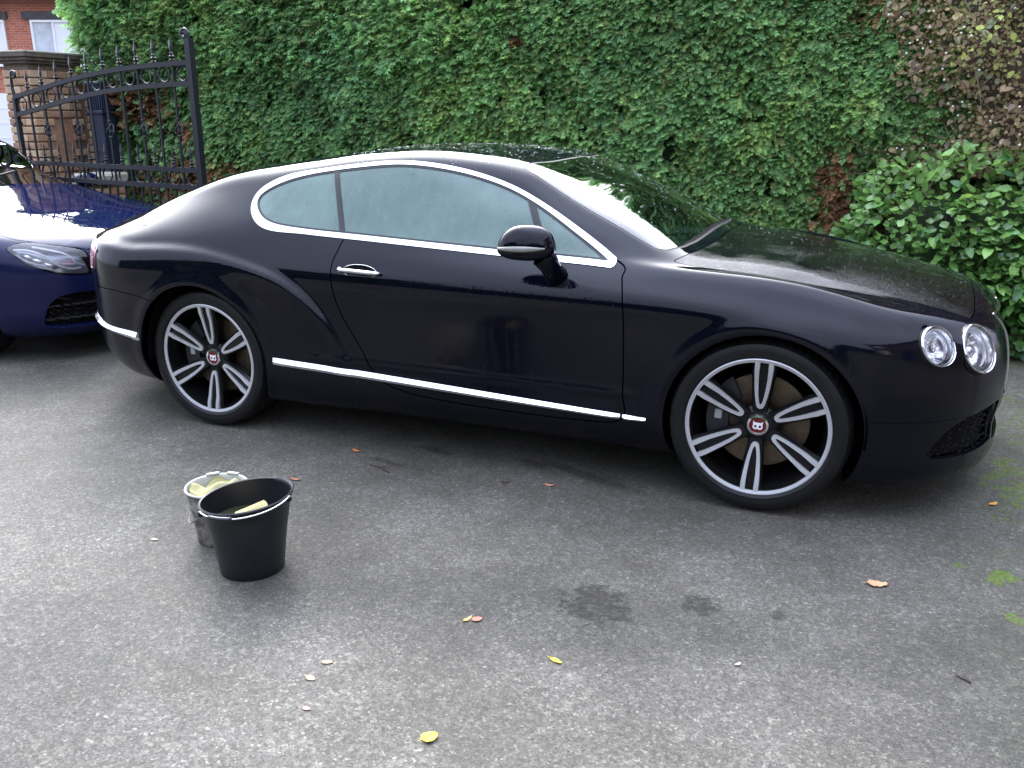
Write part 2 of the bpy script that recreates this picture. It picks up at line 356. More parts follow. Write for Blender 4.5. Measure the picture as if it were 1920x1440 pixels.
class Piece:
    def __init__(s, V, N, A, Q, polys): s.V, s.N, s.A, s.Q, s.polys = V, N, A, Q, polys
    def clip(s, fn):
        f = fn(s); ins = f > 0; c = ins[s.Q].sum(1); keep = s.Q[c == 4]; mixed = [tuple(q) for q in s.Q[(c > 0) & (c < 4)]]
        V = [s.V]; N = [s.N]; A = [s.A]; cache = {}; nv = []; nn = []; na = []; base = len(s.V); polys = []
        def cut(i, j):
            k = (i, j) if i < j else (j, i)
            if k in cache: return cache[k]
            i, j = k; t = f[i] / (f[i] - f[j]); t = min(max(t, 0.001), 0.999)
            nv.append(s.V[i] * (1 - t) + s.V[j] * t); n_ = s.N[i] * (1 - t) + s.N[j] * t; nn.append(n_ / max(np.linalg.norm(n_), 1e-9)); na.append(s.A[i] * (1 - t) + s.A[j] * t)
            cache[k] = base + len(nv) - 1; return cache[k]
        for q in mixed + s.polys:
            m_ = [ins[i] for i in q]
            if all(m_): polys.append(q); continue
            if not any(m_): continue
            out = []
            for a in range(len(q)):
                i, j = q[a], q[(a + 1) % len(q)]
                if ins[i]: out.append(i)
                if ins[i] != ins[j]: out.append(cut(i, j))
            if len(out) >= 3: polys.append(tuple(out))
        if nv: V.append(np.array(nv)); N.append(np.array(nn)); A.append(np.array(na))
        return Piece(np.concatenate(V), np.concatenate(N), np.concatenate(A), keep, polys)
    def obj(s, name, mat, parent=None, lip=0.012, off=0.0, closed=False):
        faces = [tuple(int(i) for i in q) for q in s.Q] + [tuple(int(i) for i in q) for q in s.polys]
        used = np.unique(np.concatenate([np.array(list(q)) for q in s.polys] + [s.Q.ravel()])) if faces else np.array([], int)
        mp = -np.ones(len(s.V), int); mp[used] = np.arange(len(used)); V = s.V[used] + s.N[used] * off; N = s.N[used]
        faces = [tuple(mp[i] for i in q) for q in faces]
        ec = {}
        for q in faces:
            for a in range(len(q)):
                i, j = q[a], q[(a + 1) % len(q)]; k = (i, j) if i < j else (j, i)
                ec[k] = ec.get(k, 0) + 1 if k in ec else 1
                if ec[k] == 1: ec[(k, 'd')] = (i, j)
        nb = len(V)
        if lip:
            be = [ec[(k, 'd')] for k, c in list(ec.items()) if isinstance(k[0], (int, np.integer)) and c == 1]
            bv = {}
            VV = list(V); NN = list(N)
            for (i, j) in be:
                for a in (i, j):
                    if a not in bv:
                        bv[a] = (len(VV), len(VV) + 1); VV.append(V[a]); VV.append(V[a] - N[a] * lip); NN.append(N[a]); NN.append(N[a])
                faces.append((bv[j][0], bv[i][0], bv[i][1], bv[j][1]))
            if closed:
                n0 = len(VV); faces += [tuple(n0 + a for a in reversed(q)) for q in faces[:len(s.Q) + len(s.polys)]]
                VV += list(V - N * lip); NN += list(-N)
            V = np.array(VV)
        me = bpy.data.meshes.new(name); me.from_pydata([tuple(v) for v in V.tolist()], [], [tuple(int(i) for i in q) for q in faces]); 
        me.polygons.foreach_set('use_smooth', [True] * len(me.polygons)); me.update()
        # shade with the normals of the whole skin so that joints show no dents
        vn = np.zeros((len(V), 3)); me.vertices.foreach_get
        cur = np.zeros(len(V) * 3); me.vertices.foreach_get('normal', cur); cur = cur.reshape(-1, 3)
        cur[:nb] = N[:nb]
        me.normals_split_custom_set_from_vertices([tuple(c) for c in cur.tolist()])
        return link(name, me, parent, mat)
def sdf2(P2, poly):
    """signed distance, + inside"""
    poly = np.asarray(poly, float); lo = poly.min(0) - 0.12; hi = poly.max(0) + 0.12
    d = np.full(len(P2), -0.1); near = np.all((P2 > lo) & (P2 < hi), axis=1); Pn = P2[near]
    if len(Pn) == 0: return d
    a = poly; b = np.roll(poly, -1, axis=0); best = np.full(len(Pn), 1e9); ins = np.zeros(len(Pn), bool)
    for i in range(len(a)):
        e_ = b[i] - a[i]; w = Pn - a[i]; t = np.clip((w @ e_) / max(e_ @ e_, 1e-12), 0, 1); q = w - t[:, None] * e_; best = np.minimum(best, (q ** 2).sum(1))
        c1 = (a[i, 1] <= Pn[:, 1]) != (b[i, 1] <= Pn[:, 1])
        if e_[1] != 0: ins ^= c1 & (Pn[:, 0] < a[i, 0] + (Pn[:, 1] - a[i, 1]) / e_[1] * e_[0])
    d[near] = np.where(ins, 1, -1) * np.sqrt(best); return d
def side_f(poly, vmax=11.7, vmin=-1, right=None):
    def f(p):
        d = sdf2(p.V[:, [0, 2]], poly); d = np.minimum(d, (vmax - p.A) * 0.05); d = np.minimum(d, (p.A - vmin) * 0.05)
        if right is not None: d = np.minimum(d, p.V[:, 1] * (-1 if right else 1))
        return d
    return f
def top_f(poly, vmin=8.0):
    """poly in (x,|y|)"""
    def f(p):
        Q = np.stack([p.V[:, 0], np.abs(p.V[:, 1])], 1); d = sdf2(Q, poly); return np.minimum(d, (p.A - vmin) * 0.05)
    return f
def neg(f, g=0.0): return lambda p: -f(p) - g
def pos(f, g=0.0): return lambda p: f(p) - g
def arch_f(cx, cz, r): return lambda p: np.where(p.A < 10, np.hypot(p.V[:, 0] - cx, p.V[:, 2] - cz) - r, 1.0)
def axis_f(c, d, r, my=True):
    c = np.array(c, float); d = np.array(d, float); d /= np.linalg.norm(d)
    def f(p):
        V = p.V.copy()
        if my: V[:, 1] = -np.abs(V[:, 1])
        w = V - c; t = w @ d; q = w - t[:, None] * d; dd = np.linalg.norm(q, axis=1)
        return np.where(np.abs(t) < 0.35, r - dd, -0.1)
    return f

# ---- the black coupe (x forward from the rear axle, camera on the -y side)
ST = [
 (-0.85, [(.5,.20),(.80,.22),(.87,.29),(.905,.40),(.91,.46),(.915,.60),(.92,.75),(.92,.83),(.895,.895),(.83,.945),(.76,.963),(.68,.978),(.60,.990),(.35,1.030),(0,1.050)]),
 (-0.60, [(.5,.18),(.84,.21),(.895,.28),(.93,.38),(.935,.45),(.945,.60),(.948,.75),(.942,.845),(.905,.925),(.83,.980),(.768,1.012),(.692,1.040),(.630,1.060),(.35,1.099),(0,1.114)]),
 (-0.35, [(.5,.17),(.86,.20),(.91,.26),(.94,.35),(.945,.43),(.955,.60),(.960,.75),(.955,.855),(.915,.945),(.850,1.010),(.778,1.060),(.702,1.110),(.645,1.143),(.35,1.192),(0,1.210)]),
 (0.0, [(.5,.17),(.87,.19),(.92,.25),(.945,.34),(.95,.42),(.958,.60),(.964,.75),(.960,.866),(.925,.955),(.865,1.035),(.785,1.115),(.70,1.197),(.642,1.250),(.35,1.288),(0,1.300)]),
 (0.27, [(.5,.17),(.87,.19),(.925,.25),(.945,.34),(.948,.42),(.955,.60),(.960,.75),(.956,.862),(.925,.955),(.868,1.045),(.785,1.140),(.705,1.234),(.642,1.292),(.35,1.327),(0,1.338)]),
 (0.50, [(.5,.17),(.87,.19),(.925,.25),(.945,.34),(.945,.42),(.950,.60),(.959,.75),(.959,.862),(.922,.95),(.860,1.043),(.770,1.165),(.690,1.275),(.637,1.322),(.35,1.364),(0,1.376)]),
 (0.80, [(.5,.17),(.87,.19),(.925,.25),(.945,.34),(.945,.42),(.950,.60),(.959,.75),(.959,.860),(.919,.945),(.855,1.030),(.760,1.185),(.672,1.320),(.622,1.362),(.35,1.400),(0,1.410)]),
 (1.10, [(.5,.17),(.87,.19),(.925,.25),(.945,.34),(.945,.42),(.950,.60),(.959,.75),(.959,.858),(.918,.942),(.854,1.022),(.757,1.190),(.665,1.340),(.620,1.378),(.35,1.411),(0,1.419)]),
 (1.40, [(.5,.17),(.87,.19),(.925,.25),(.945,.34),(.945,.42),(.950,.60),(.959,.75),(.959,.856),(.917,.940),(.852,1.012),(.765,1.165),(.678,1.300),(.627,1.354),(.35,1.391),(0,1.402)]),
 (1.60, [(.5,.17),(.87,.19),(.925,.25),(.945,.34),(.945,.42),(.950,.60),(.959,.75),(.959,.854),(.915,.935),(.850,1.005),(.780,1.130),(.705,1.243),(.645,1.318),(.35,1.362),(0,1.378)]),
 (1.85, [(.5,.17),(.87,.19),(.925,.25),(.945,.34),(.945,.42),(.950,.60),(.959,.75),(.958,.852),(.912,.928),(.847,.995),(.803,1.070),(.755,1.138),(.670,1.208),(.40,1.269),(0,1.305)]),
 (2.08, [(.5,.17),(.87,.19),(.925,.25),(.945,.34),(.945,.42),(.950,.60),(.958,.75),(.957,.850),(.910,.920),(.845,.980),(.815,1.008),(.780,1.045),(.715,1.100),(.42,1.171),(0,1.215)]),
 (2.28, [(.5,.17),(.87,.19),(.92,.25),(.94,.34),(.942,.42),(.950,.60),(.957,.75),(.955,.845),(.908,.912),(.843,.968),(.812,.980),(.780,.995),(.745,1.014),(.45,1.068),(0,1.110)]),
 (2.42, [(.5,.17),(.86,.19),(.915,.25),(.935,.34),(.94,.42),(.949,.60),(.953,.75),(.951,.838),(.905,.908),(.840,.962),(.805,.966),(.775,.970),(.700,.988),(.42,1.012),(0,1.028)]),
 (2.70, [(.5,.17),(.86,.19),(.91,.25),(.932,.34),(.938,.42),(.948,.60),(.952,.74),(.950,.812),(.900,.898),(.836,.946),(.780,.946),(.725,.940),(.650,.958),(.40,.986),(0,1.002)]),
 (2.95, [(.5,.17),(.85,.19),(.90,.25),(.925,.34),(.932,.42),(.944,.58),(.948,.70),(.944,.772),(.890,.870),(.818,.913),(.758,.908),(.695,.900),(.625,.917),(.40,.948),(0,.966)]),
 (3.18, [(.5,.16),(.89,.175),(.915,.24),(.925,.34),(.928,.42),(.942,.56),(.946,.68),(.940,.735),(.895,.820),(.834,.848),(.765,.860),(.690,.868),(.615,.884),(.40,.912),(0,.930)]),
 (3.38, [(.5,.16),(.88,.170),(.912,.235),(.922,.34),(.925,.42),(.940,.54),(.944,.65),(.935,.735),(.885,.785),(.820,.812),(.755,.825),(.690,.836),(.610,.848),(.40,.870),(0,.886)]),
]
NOSE = [(3.50,.155),(3.655,.165),(3.68,.235),(3.675,.34),(3.685,.41),(3.69,.50),(3.685,.60),(3.675,.66),(3.665,.705),(3.65,.74),(3.635,.765),(3.615,.79),(3.59,.812),(3.55,.838),(3.50,.858)]
TAIL = [(-.90,.22),(-1.02,.24),(-1.11,.31),(-1.15,.40),(-1.155,.46),(-1.145,.60),(-1.14,.75),(-1.135,.82),(-1.13,.86),(-1.12,.895),(-1.115,.925),(-1.105,.95),(-1.095,.970),(-1.075,.990),(-1.05,1.003)]
WB = 2.746
RIDGE = cr_poly([(-0.9,.88),(-0.4,.935),(0.0,.945),(0.374,.885),(0.60,.80),(0.76,.66),(0.86,.50),(0.92,.36),(0.95,.15),(-.9,.15)], 6)
def sstep(a, b, x):
    t = np.clip((x - a) / (b - a), 0, 1); return t * t * (3 - 2 * t)
def post_gt(G, vp):
    P2 = G[:, :, [0, 2]].reshape(-1, 2); d = sdf2(P2, RIDGE).reshape(G.shape[:2]); d = np.where(d < -0.099, -0.1, d)
    body = sstep(10.0, 8.5, vp) * sstep(-1.0, -0.6, G[:, :, 0])
    G[:, :, 1] += 0.030 * sstep(-0.006, 0.038, d) * body * sstep(1.0, .55, G[:, :, 0])
    G[:, :, 1] -= 0.020 * sstep(0.06, 0.16, d) * body * sstep(0.20, 0.38, G[:, :, 0]) * sstep(.95, .6, G[:, :, 0])
    for cx in (0.0, WB):
        r = np.hypot(G[:, :, 0] - cx, G[:, :, 2] - .37)
        G[:, :, 1] += 0.010 * np.exp(-((r - .40) / .035) ** 2) * body
    G[:, :, 1] += np.where((G[:, :, 1] > .3), 0.006 * np.exp(-((G[:, :, 2] - .445) / .014) ** 2) * sstep(.55, .7, G[:, :, 0]) * sstep(2.3, 2.1, G[:, :, 0]), 0)
    return G
gt = Shell(ST, NOSE, TAIL, 2.9, -0.35, 2.5, 2.6, post=post_gt, flat_from=.45)
coupe = empty('coupe'); tag(coupe, 'black two door coupe beaded with rain, chrome window trim and two-tone alloy wheels', 'car')

DLO = cr_poly([(.275,1.178),(.30,1.118),(.40,1.066),(.60,1.044),(1.0,1.026),(1.5,1.004),(1.95,.986),(2.085,.979),(2.085,.985),(1.95,1.067),(1.75,1.18),(1.55,1.262),(1.30,1.318),(1.04,1.340),(.78,1.320),(.52,1.282),(.36,1.235)], 6)
DOOR = cr_poly([(2.125,.984),(2.165,.92),(2.19,.80),(2.197,.60),(2.197,.45),(2.195,.33),(2.0,.305),(1.70,.303),(1.40,.310),(1.17,.330),(1.02,.385),(.92,.54),(.83,.70),(.797,.85),(.806,.95),(.87,1.05),(1.2,1.15),(1.7,1.12)], 6)
WSP = [(1.668,0),(1.655,.15),(1.638,.30),(1.622,.45),(1.607,.56),(1.610,.605),(1.64,.625),(1.75,.648),(1.95,.686),(2.15,.722),(2.27,.742),(2.31,.715),(2.355,.60),(2.375,.45),(2.385,.25),(2.39,0),(2.39,-.2),(1.67,-.2)]
BON = [(2.44,-.3),(2.44,0),(2.435,.25),(2.425,.45),(2.405,.60),(2.375,.70),(2.345,.775),(2.40,.775),(2.63,.745),(2.81,.712),(2.96,.68),(3.12,.643),(3.30,.612),(3.415,.595),(3.475,.575),(3.495,.50),(3.505,.30),(3.51,0),(3.51,-.3)]
RWP = cr_poly([(.33,-.3),(.33,0),(.32,.25),(.28,.38),(.20,.43),(.0,.455),(-.25,.475),(-.42,.48),(-.48,.46),(-.53,.35),(-.56,.2),(-.565,0),(-.565,-.3)], 4)
BOOT = [(-.585,-.3),(-.585,0),(-.575,.25),(-.55,.45),(-.50,.60),(-.47,.66),(-.55,.69),(-.75,.70),(-.90,.68),(-1.02,.62),(-1.3,.60),(-1.3,-.3)]
f_dlo = side_f(DLO); f_door = side_f(DOOR, 9.35, 0.9); f_ws = top_f(WSP, 9.0); f_bon = top_f(BON, 8.0); f_rw = top_f(RWP, 9.5); f_boot = top_f(BOOT, 9.2)
f_dlo_out = lambda p: f_dlo(p)
LAMPS = (((3.368, -.812, .735), (.62, -.62, .46), .080), ((3.517, -.668, .707), (.74, -.52, .42), .098))   # centre, facing, radius
f_l1, f_l2 = [axis_f(c, d, r_ - .004) for c, d, r_ in LAMPS]
f_tail = side_f([(-1.3,.775),(-.765,.775),(-.735,.80),(-.700,.885),(-.715,.915),(-1.3,.93)], 11)
f_tail2 = lambda p: np.minimum(f_tail(p), np.abs(p.V[:, 1]) - .42)
f_rb = side_f([(-1.4,.69),(-.9,.687),(-.56,.692),(-.40,.680),(-.268,.660),(-.2,.6),(-.2,.1),(-1.4,.1)], 7.9)
f_fb = side_f([(4.0,.435),(3.05,.435),(3.05,.05),(4.0,.05)], 5.9)
FOG = cr_poly([(3.380,.285),(3.405,.345),(3.46,.405),(3.54,.440),(3.64,.455),(3.72,.43),(3.72,.36),(3.70,.30),(3.60,.278),(3.5,.272)], 4)
f_fog = lambda p: np.minimum(side_f(FOG, 6)(p), np.abs(p.V[:, 1]) - .44)
f_grl = lambda p: np.minimum(np.minimum(.36 - np.abs(p.V[:, 1]), p.V[:, 0] - 3.52), np.minimum(p.V[:, 2] - .46, .785 - p.V[:, 2]))
f_low = lambda p: np.minimum(np.minimum(.42 - np.abs(p.V[:, 1]), p.V[:, 0] - 3.5), np.minimum(p.V[:, 2] - .27, .40 - p.V[:, 2]))
A_R, A_F = arch_f(0.005, .365, .392), arch_f(WB + .012, .362, .388)
base = gt.piece().clip(lambda p: p.A - 0.02)
base = base.clip(A_R).clip(A_F)
CH = 0.027
def fixed_chrome_w(p):   # the frame is broader along the bottom and at the tail
    return 0.016 + 0.013 * sstep(.62, .32, p.V[:, 0]) + 0.006 * sstep(1.2, 1.06, p.V[:, 2])
upper_out = base.clip(lambda p: -f_dlo(p) - fixed_chrome_w(p) - .0015)
w = upper_out.clip(neg(f_ws, .0)).clip(neg(f_rw, .0))
bonnet = w.clip(pos(f_bon, .002)).obj('bonnet', M['paint_wet'], coupe)
w = w.clip(neg(f_bon, .002))
w.clip(pos(f_boot, .002)).obj('boot_lid', M['paint'], coupe); w = w.clip(neg(f_boot, .002))
door_near = w.clip(pos(f_door, .003)); w = w.clip(neg(f_door, .003))
door = door_near.clip(lambda p: -p.V[:, 1]).obj('door', M['paint'], coupe)
door_near.clip(lambda p: p.V[:, 1]).obj('door', M['paint'], coupe)
w = w.clip(neg(f_l1)).clip(neg(f_l2)).clip(neg(f_tail2, .001)).clip(neg(f_fog)).clip(neg(f_grl)).clip(neg(f_low))
w.clip(pos(f_rb, .002)).obj('rear_bumper', M['paint'], coupe); w = w.clip(neg(f_rb, .002))
w.clip(pos(f_fb, .001)).obj('front_bumper', M['paint'], coupe); w = w.clip(neg(f_fb, .001))
body = w.obj('body', M['paint'], coupe, lip=.02)
# glass and frames
glassring = base.clip(lambda p: f_dlo(p) + fixed_chrome_w(p)).clip(neg(f_dlo, 0.0))
for sgn in (-1, 1):
    fr = glassring.clip(lambda p: p.V[:, 1] * sgn).obj('window_frame', M['chrome'], coupe, lip=.02, off=.004)
g_all = base.clip(pos(f_dlo, .0))
bp = lambda x0, x1, z0, z1, wd: (lambda p: wd - np.abs((p.V[:, 0] - (x0 + (x1 - x0) * (p.V[:, 2] - z0) / (z1 - z0)))))
f_b = bp(.806, .682, 1.032, 1.302, .014); f_q = bp(1.812, 1.700, 1.0, 1.20, .017)
for sgn in (-1, 1):
    gs = g_all.clip(lambda p: p.V[:, 1] * sgn)
    seal_bits = gs.clip(neg(pos(f_dlo, .009))); seal_bits.obj('window_seal', M['seal'], coupe, lip=.01, off=.001)
    gi = gs.clip(pos(f_dlo, .009))
    gi.clip(f_b).obj('window_post', M['seal'], coupe, lip=.01, off=.001); gi.clip(f_q).obj('window_post', M['seal'], coupe, lip=.01, off=.001)
    g2 = gi.clip(neg(f_b)).clip(neg(f_q))
    for lo, hi in ((-9, .75), (.75, 1.75), (1.75, 9)):
        g2.clip(lambda p: p.V[:, 0] - lo + (p.V[:, 2] - 1.18) * .46).clip(lambda p: hi - p.V[:, 0] - (p.V[:, 2] - 1.18) * .46).obj('side_window', M['fogglass'], coupe, lip=0, off=-.002)
ws_all = base.clip(f_ws)
ws_all.clip(neg(pos(f_ws, .012))).obj('windscreen_seal', M['seal'], coupe, lip=.01, off=-.001)
ws_in = ws_all.clip(pos(f_ws, .012))
windscreen = ws_in.clip(lambda p: 2.325 + .035 * (1 - (p.V[:, 1] / .7) ** 2) - p.V[:, 0]); windscreen.obj('windscreen', M['glass'], coupe, lip=0)
ws_in.clip(lambda p: -(2.325 + .035 * (1 - (p.V[:, 1] / .7) ** 2) - p.V[:, 0])).obj('scuttle', M['void'], coupe, lip=.01, off=-.001)
rw_all = base.clip(f_rw); rw_all.obj('rear_window', simple('dark_rear_glass', (0.004, .006, .006), .03), coupe, lip=.005)
cowl = base.clip(neg(f_ws)).clip(neg(f_bon, .002)).clip(top_f([(2.25,0),(2.5,0),(2.5,.78),(2.25,.78),(2.25,-.2)], 9))
for sgn in (-1, 1):
    lampside = base.clip(lambda p: p.V[:, 1] * sgn)
    tl = lampside.clip(pos(f_tail2, .001)).obj('tail_lamp', M['tail'], coupe, lip=.02, off=.003)
    lampside.clip(neg(pos(f_tail2, .001))).clip(pos(f_tail2, -.007)).obj('lamp_bezel', M['chrome'], tl, lip=.01, off=.004)
# chrome strips: sill and rear bumper
def strip(name, x0, x1, top, bot, out=.017, n=60):
    for sgn in (-1, 1):
        bm = bmesh.new(); rows = []
        for i in range(n + 1):
            x = x0 + (x1 - x0) * i / n; zt = float(np.interp(x, *zip(*top))); zb = float(np.interp(x, *zip(*bot))); e_ = min(1, min(i, n - i) / 2 + .35)
            P = [on_side(x, zt, sgn), on_side(x, (zt + zb) / 2, sgn), on_side(x, zb, sgn)]; o_ = Vector((0, sgn, 0)); nx_ = P[0][1]
            rows.append([bm.verts.new(P[0][0] - nx_ * .004), bm.verts.new(P[0][0] + nx_ * .002), bm.verts.new(P[0][0].lerp(P[2][0], .62) + nx_ * out * e_), bm.verts.new(P[2][0] + nx_ * out * .78 * e_), bm.verts.new(P[2][0] - nx_ * .004)])
        for A, B in zip(rows, rows[1:]):
            for k in range(4): bm.faces.new((A[k], A[k + 1], B[k + 1], B[k]))
        bm.faces.new(rows[0]); bm.faces.new(list(reversed(rows[-1]))); bmesh.ops.recalc_face_normals(bm, faces=bm.faces)
        bm_obj(name, bm, M['chrome'], coupe, smooth=.35)
_lo = gt.A < 7.5; _LV, _LN = gt.V[_lo], gt.N[_lo]
def on_side(x, z, sgn):
    d = (_LV[:, 0] - x) ** 2 + (_LV[:, 2] - z) ** 2 + (_LV[:, 1] * sgn < 0) * 9; i = np.argsort(d)[:4]; w_ = 1 / (d[i] + 1e-6); w_ /= w_.sum()
    p = (_LV[i] * w_[:, None]).sum(0); n_ = (_LN[i] * w_[:, None]).sum(0); return Vector((x, p[1], z)), Vector((n_[0], n_[1], 0)).normalized()
strip('sill_strip', .436, 2.19, [(.435,.424),(1.01,.404),(1.6,.380),(2.19,.357)], [(.435,.392),(1.01,.373),(1.6,.353),(2.19,.337)])
strip('sill_strip', 2.20, 2.30, [(2.2,.3565),(2.30,.351)], [(2.20,.337),(2.3,.3385)], n=10)
strip('bumper_strip', -.93, -.385, [(-.93,.506),(-.88,.503),(-.60,.486),(-.385,.478)], [(-.93,.486),(-.88,.484),(-.60,.462),(-.385,.438)], n=40)
# dark inner skin behind every joint
inner = gt.piece().clip(lambda p: p.A - .02).clip(arch_f(.005, .365, .405)).clip(arch_f(WB + .012, .362, .401)).clip(neg(f_dlo)).clip(neg(f_ws))
inner = inner.clip(neg(f_l1)).clip(neg(f_l2)).clip(neg(f_fog)).clip(neg(f_grl))
inner.obj('inner_shell', M['void'], coupe, lip=0, off=-.022)
bm = bmesh.new(); add_box(bm, (1.25, 0, .24), (3.9, 1.3, .10)); add_box(bm, (1.37, 0, .30), (1.75, 1.75, .22))
bm_obj('underbody', bm, M['void'], coupe)
def wheel_well(cx, r, yin, yout, parent):
    bm = bmesh.new(); seg = 40; A = []; B = []
    for i in range(seg + 1):
        a = -0.12 + (PI + .24) * i / seg
        A.append(bm.verts.new((cx + r * math.cos(a), yout, .365 + r * math.sin(a)))); B.append(bm.verts.new((cx + r * math.cos(a), yin, .365 + r * math.sin(a))))
    for i in range(seg): bm.faces.new((A[i], A[i + 1], B[i + 1], B[i]))
    bm.faces.new(B)
    bm_obj('wheel_arch_liner', bm, M['void'], parent)
for cx in (0.005, WB + .012):
    for s_ in (-1, 1): wheel_well(cx, .400, s_ * .60, s_ * .928, coupe)

# ---- wheels
def wheel_parts(parent, R=.3625, rr=.287, width=.275, style='gt'):
    """axle along Y, outer face towards -Y, centred at the origin; returns wheel object"""
    yo = width / 2
    # barrel and hub (the wheel itself)
    bm = bmesh.new()
    add_lathe(bm, [(rr - .008, yo - .004), (rr - .020, yo - .012), (rr - .030, yo - .05), (rr - .040, .02), (rr - .045, -yo + .04), (rr - .012, -yo + .01)], 72, 'Y')
    add_lathe(bm, [(.0, yo - .052), (.050, yo - .052), (.062, yo - .056), (.078, yo - .066), (.080, yo - .11), (0, yo - .11)], 40, 'Y')
    if style == 'gt':
        for k in range(6):
            a = PI / 2 + k * PI / 3; Mr = Matrix.Rotation(-(a - PI / 2), 4, 'Y')
            def P(x, r, y): return Mr @ Vector((x, -y, r))
            lv = []
            for r_, hw in ((.055, .030), (.10, .034), (.15, .040), (.21, .046), (.262, .052)):
                yf = yo - .008 - .040 * (1 - min(r_ / .262, 1)) - .012
                lv.append([bm.verts.new(P(-hw, r_, yf - .010)), bm.verts.new(P(-hw * .84, r_, yf)), bm.verts.new(P(hw * .84, r_, yf)), bm.verts.new(P(hw, r_, yf - .010)), bm.verts.new(P(hw * .8, r_, yf - .055)), bm.verts.new(P(-hw * .8, r_, yf - .055))])
            for A, B in zip(lv, lv[1:]):
                for i in range(6):
                    j = (i + 1) % 6; bm.faces.new((A[i], B[i], B[j], A[j]))
            bm.faces.new(lv[0]); bm.faces.new(list(reversed(lv[-1])))
    bmesh.ops.recalc_face_normals(bm, faces=bm.faces)
    wh = bm_obj('wheel', bm, M['darkalloy'], parent, smooth=.6)
    # tyre with tread blocks
    bm = bmesh.new()
    seg = 240; hw = width / 2
    prof = [(rr - .010, hw - .012, 0), (rr + .004, hw - .002, 0), (rr + .010, hw + .003, 0), (rr + .014, hw + .0025, 0), (rr + .026, hw + .006, 0), (rr + .042, hw + .005, 0), (R - .018, hw - .001, 0), (R - .0165, hw - .004, 0), (R - .009, hw - .014, .5), (R - .002, hw - .034, 1),
            (R, hw - .058, 1), (R - .007, hw - .062, 0), (R - .007, hw - .070, 0), (R, hw - .074, .6), (R + .001, 0.014, .2), (R - .008, .010, 0), (R - .008, -.010, 0), (R, -.014, 0), (R, -hw + .06, 0), (R - .012, -hw + .012, 0), (rr + .03, -hw, 0), (rr - .01, -hw + .02, 0)]
    rings = []
    for (r, h, g) in prof:
        ring = []
        for i in range(seg):
            a = 2 * PI * (i + (hw - h) * 18 * (1 if g else 0)) / seg; rr_ = r - (.0075 * g if i % 4 == 0 else 0)
            ring.append(bm.verts.new((rr_ * math.cos(a), -h, rr_ * math.sin(a))))
        rings.append(ring)
    for A, B in zip(rings, rings[1:]):
        for i in range(seg):
            j = (i + 1) % seg; bm.faces.new((A[i], A[j], B[j], B[i]))
    bmesh.ops.recalc_face_normals(bm, faces=bm.faces)
    bm_obj('tyre', bm, M['rubber'], wh, smooth=.7)
    # bright outer ring
    bm = bmesh.new(); add_lathe(bm, [(rr - .021, yo - .020), (rr - .0165, yo - .007), (rr - .005, yo - .003), (rr - .001, yo - .005), (rr - .001, yo - .016)], 96, 'Y')
    bmesh.ops.recalc_face_normals(bm, faces=bm.faces)
    bm_obj('rim_ring', bm, M['alloy'], wh, smooth=.5)
    if style == 'gt':
        # hairpin shaped bright facings, one per spoke
        oc = [(-.037, .270), (-.0365, .235), (-.034, .20), (-.030, .16), (-.025, .125), (-.020, .100), (-.0165, .085), (-.011, .0745), (0, .0705)]
        ic = [(-.0165, .270), (-.0175, .235), (-.0170, .20), (-.0145, .16), (-.0110, .125), (-.0075, .105), (-.0045, .094), (-.002, .0895), (0, .0885)]
        O = oc + [(-x, r) for x, r in reversed(oc[:-1])]; I = ic + [(-x, r) for x, r in reversed(ic[:-1])]
        me0 = None
        for k in range(6):
            if me0 is None:
                bm = bmesh.new(); V = []
                for (x, r), (xi, ri) in zip(O, I):
                    def yy(q): return yo - .006 - .040 * (1 - min(q / .262, 1)) ** 1.0 + (-.006 if q < .235 else 0)
                    V.append([bm.verts.new((x, -(yy(r) - .012), r)), bm.verts.new((x * .97, -yy(r), r)), bm.verts.new((xi, -yy(ri), ri)), bm.verts.new((xi, -(yy(ri) - .012), ri))])
                for A, B in zip(V, V[1:]):
                    for i in range(3): bm.faces.new((A[i], B[i], B[i + 1], A[i + 1]))
                bmesh.ops.recalc_face_normals(bm, faces=bm.faces)
                o = bm_obj('spoke_facing', bm, M['alloy'], wh, smooth=.5); me0 = o.data
            else: o = link('spoke_facing', me0, wh)
            o.rotation_euler = (0, k * PI / 3, 0)
        # hub cap, badge, letter
        bm = bmesh.new(); add_lathe(bm, [(.0325, yo - .043), (.034, yo - .040), (.042, yo - .042), (.0455, yo - .048), (.046, yo - .056)], 40, 'Y'); bmesh.ops.recalc_face_normals(bm, faces=bm.faces)
        bm_obj('hub_cap', bm, M['chrome'], wh, smooth=.6)
        bm = bmesh.new(); add_lathe(bm, [(0, yo - .0435), (.02, yo - .0437), (.0335, yo - .0445)], 32, 'Y'); bmesh.ops.recalc_face_normals(bm, faces=bm.faces)
        bm_obj('badge', bm, M['red'], wh, smooth=3)
        # the letter B of the badge, lying on its back
        bm = bmesh.new(); Y0 = -(yo - .0425)
        for sx_ in (-1, 1):
            A = []; B = []
            for i in range(24):
                a = 2 * PI * i / 24
                A.append(bm.verts.new((sx_ * .0088 + .0112 * math.cos(a), Y0, -.006 + .0118 * math.sin(a)))); B.append(bm.verts.new((sx_ * .0090 + .0052 * math.cos(a), Y0, -.005 + .0058 * math.sin(a))))
            for i in range(24):
                j = (i + 1) % 24; bm.faces.new((A[i], A[j], B[j], B[i]))
        for quad in ([(-.0195, .002), (.0195, .002), (.0180, .0115), (-.0180, .0115)], [(-.0190, .011), (-.0125, .011), (-.0175, .0165), (-.0205, .0165)], [(.0190, .011), (.0125, .011), (.0175, .0165), (.0205, .0165)]):
            q = [bm.verts.new((x, Y0 - .0003, z)) for x, z in quad]; bm.faces.new(q)
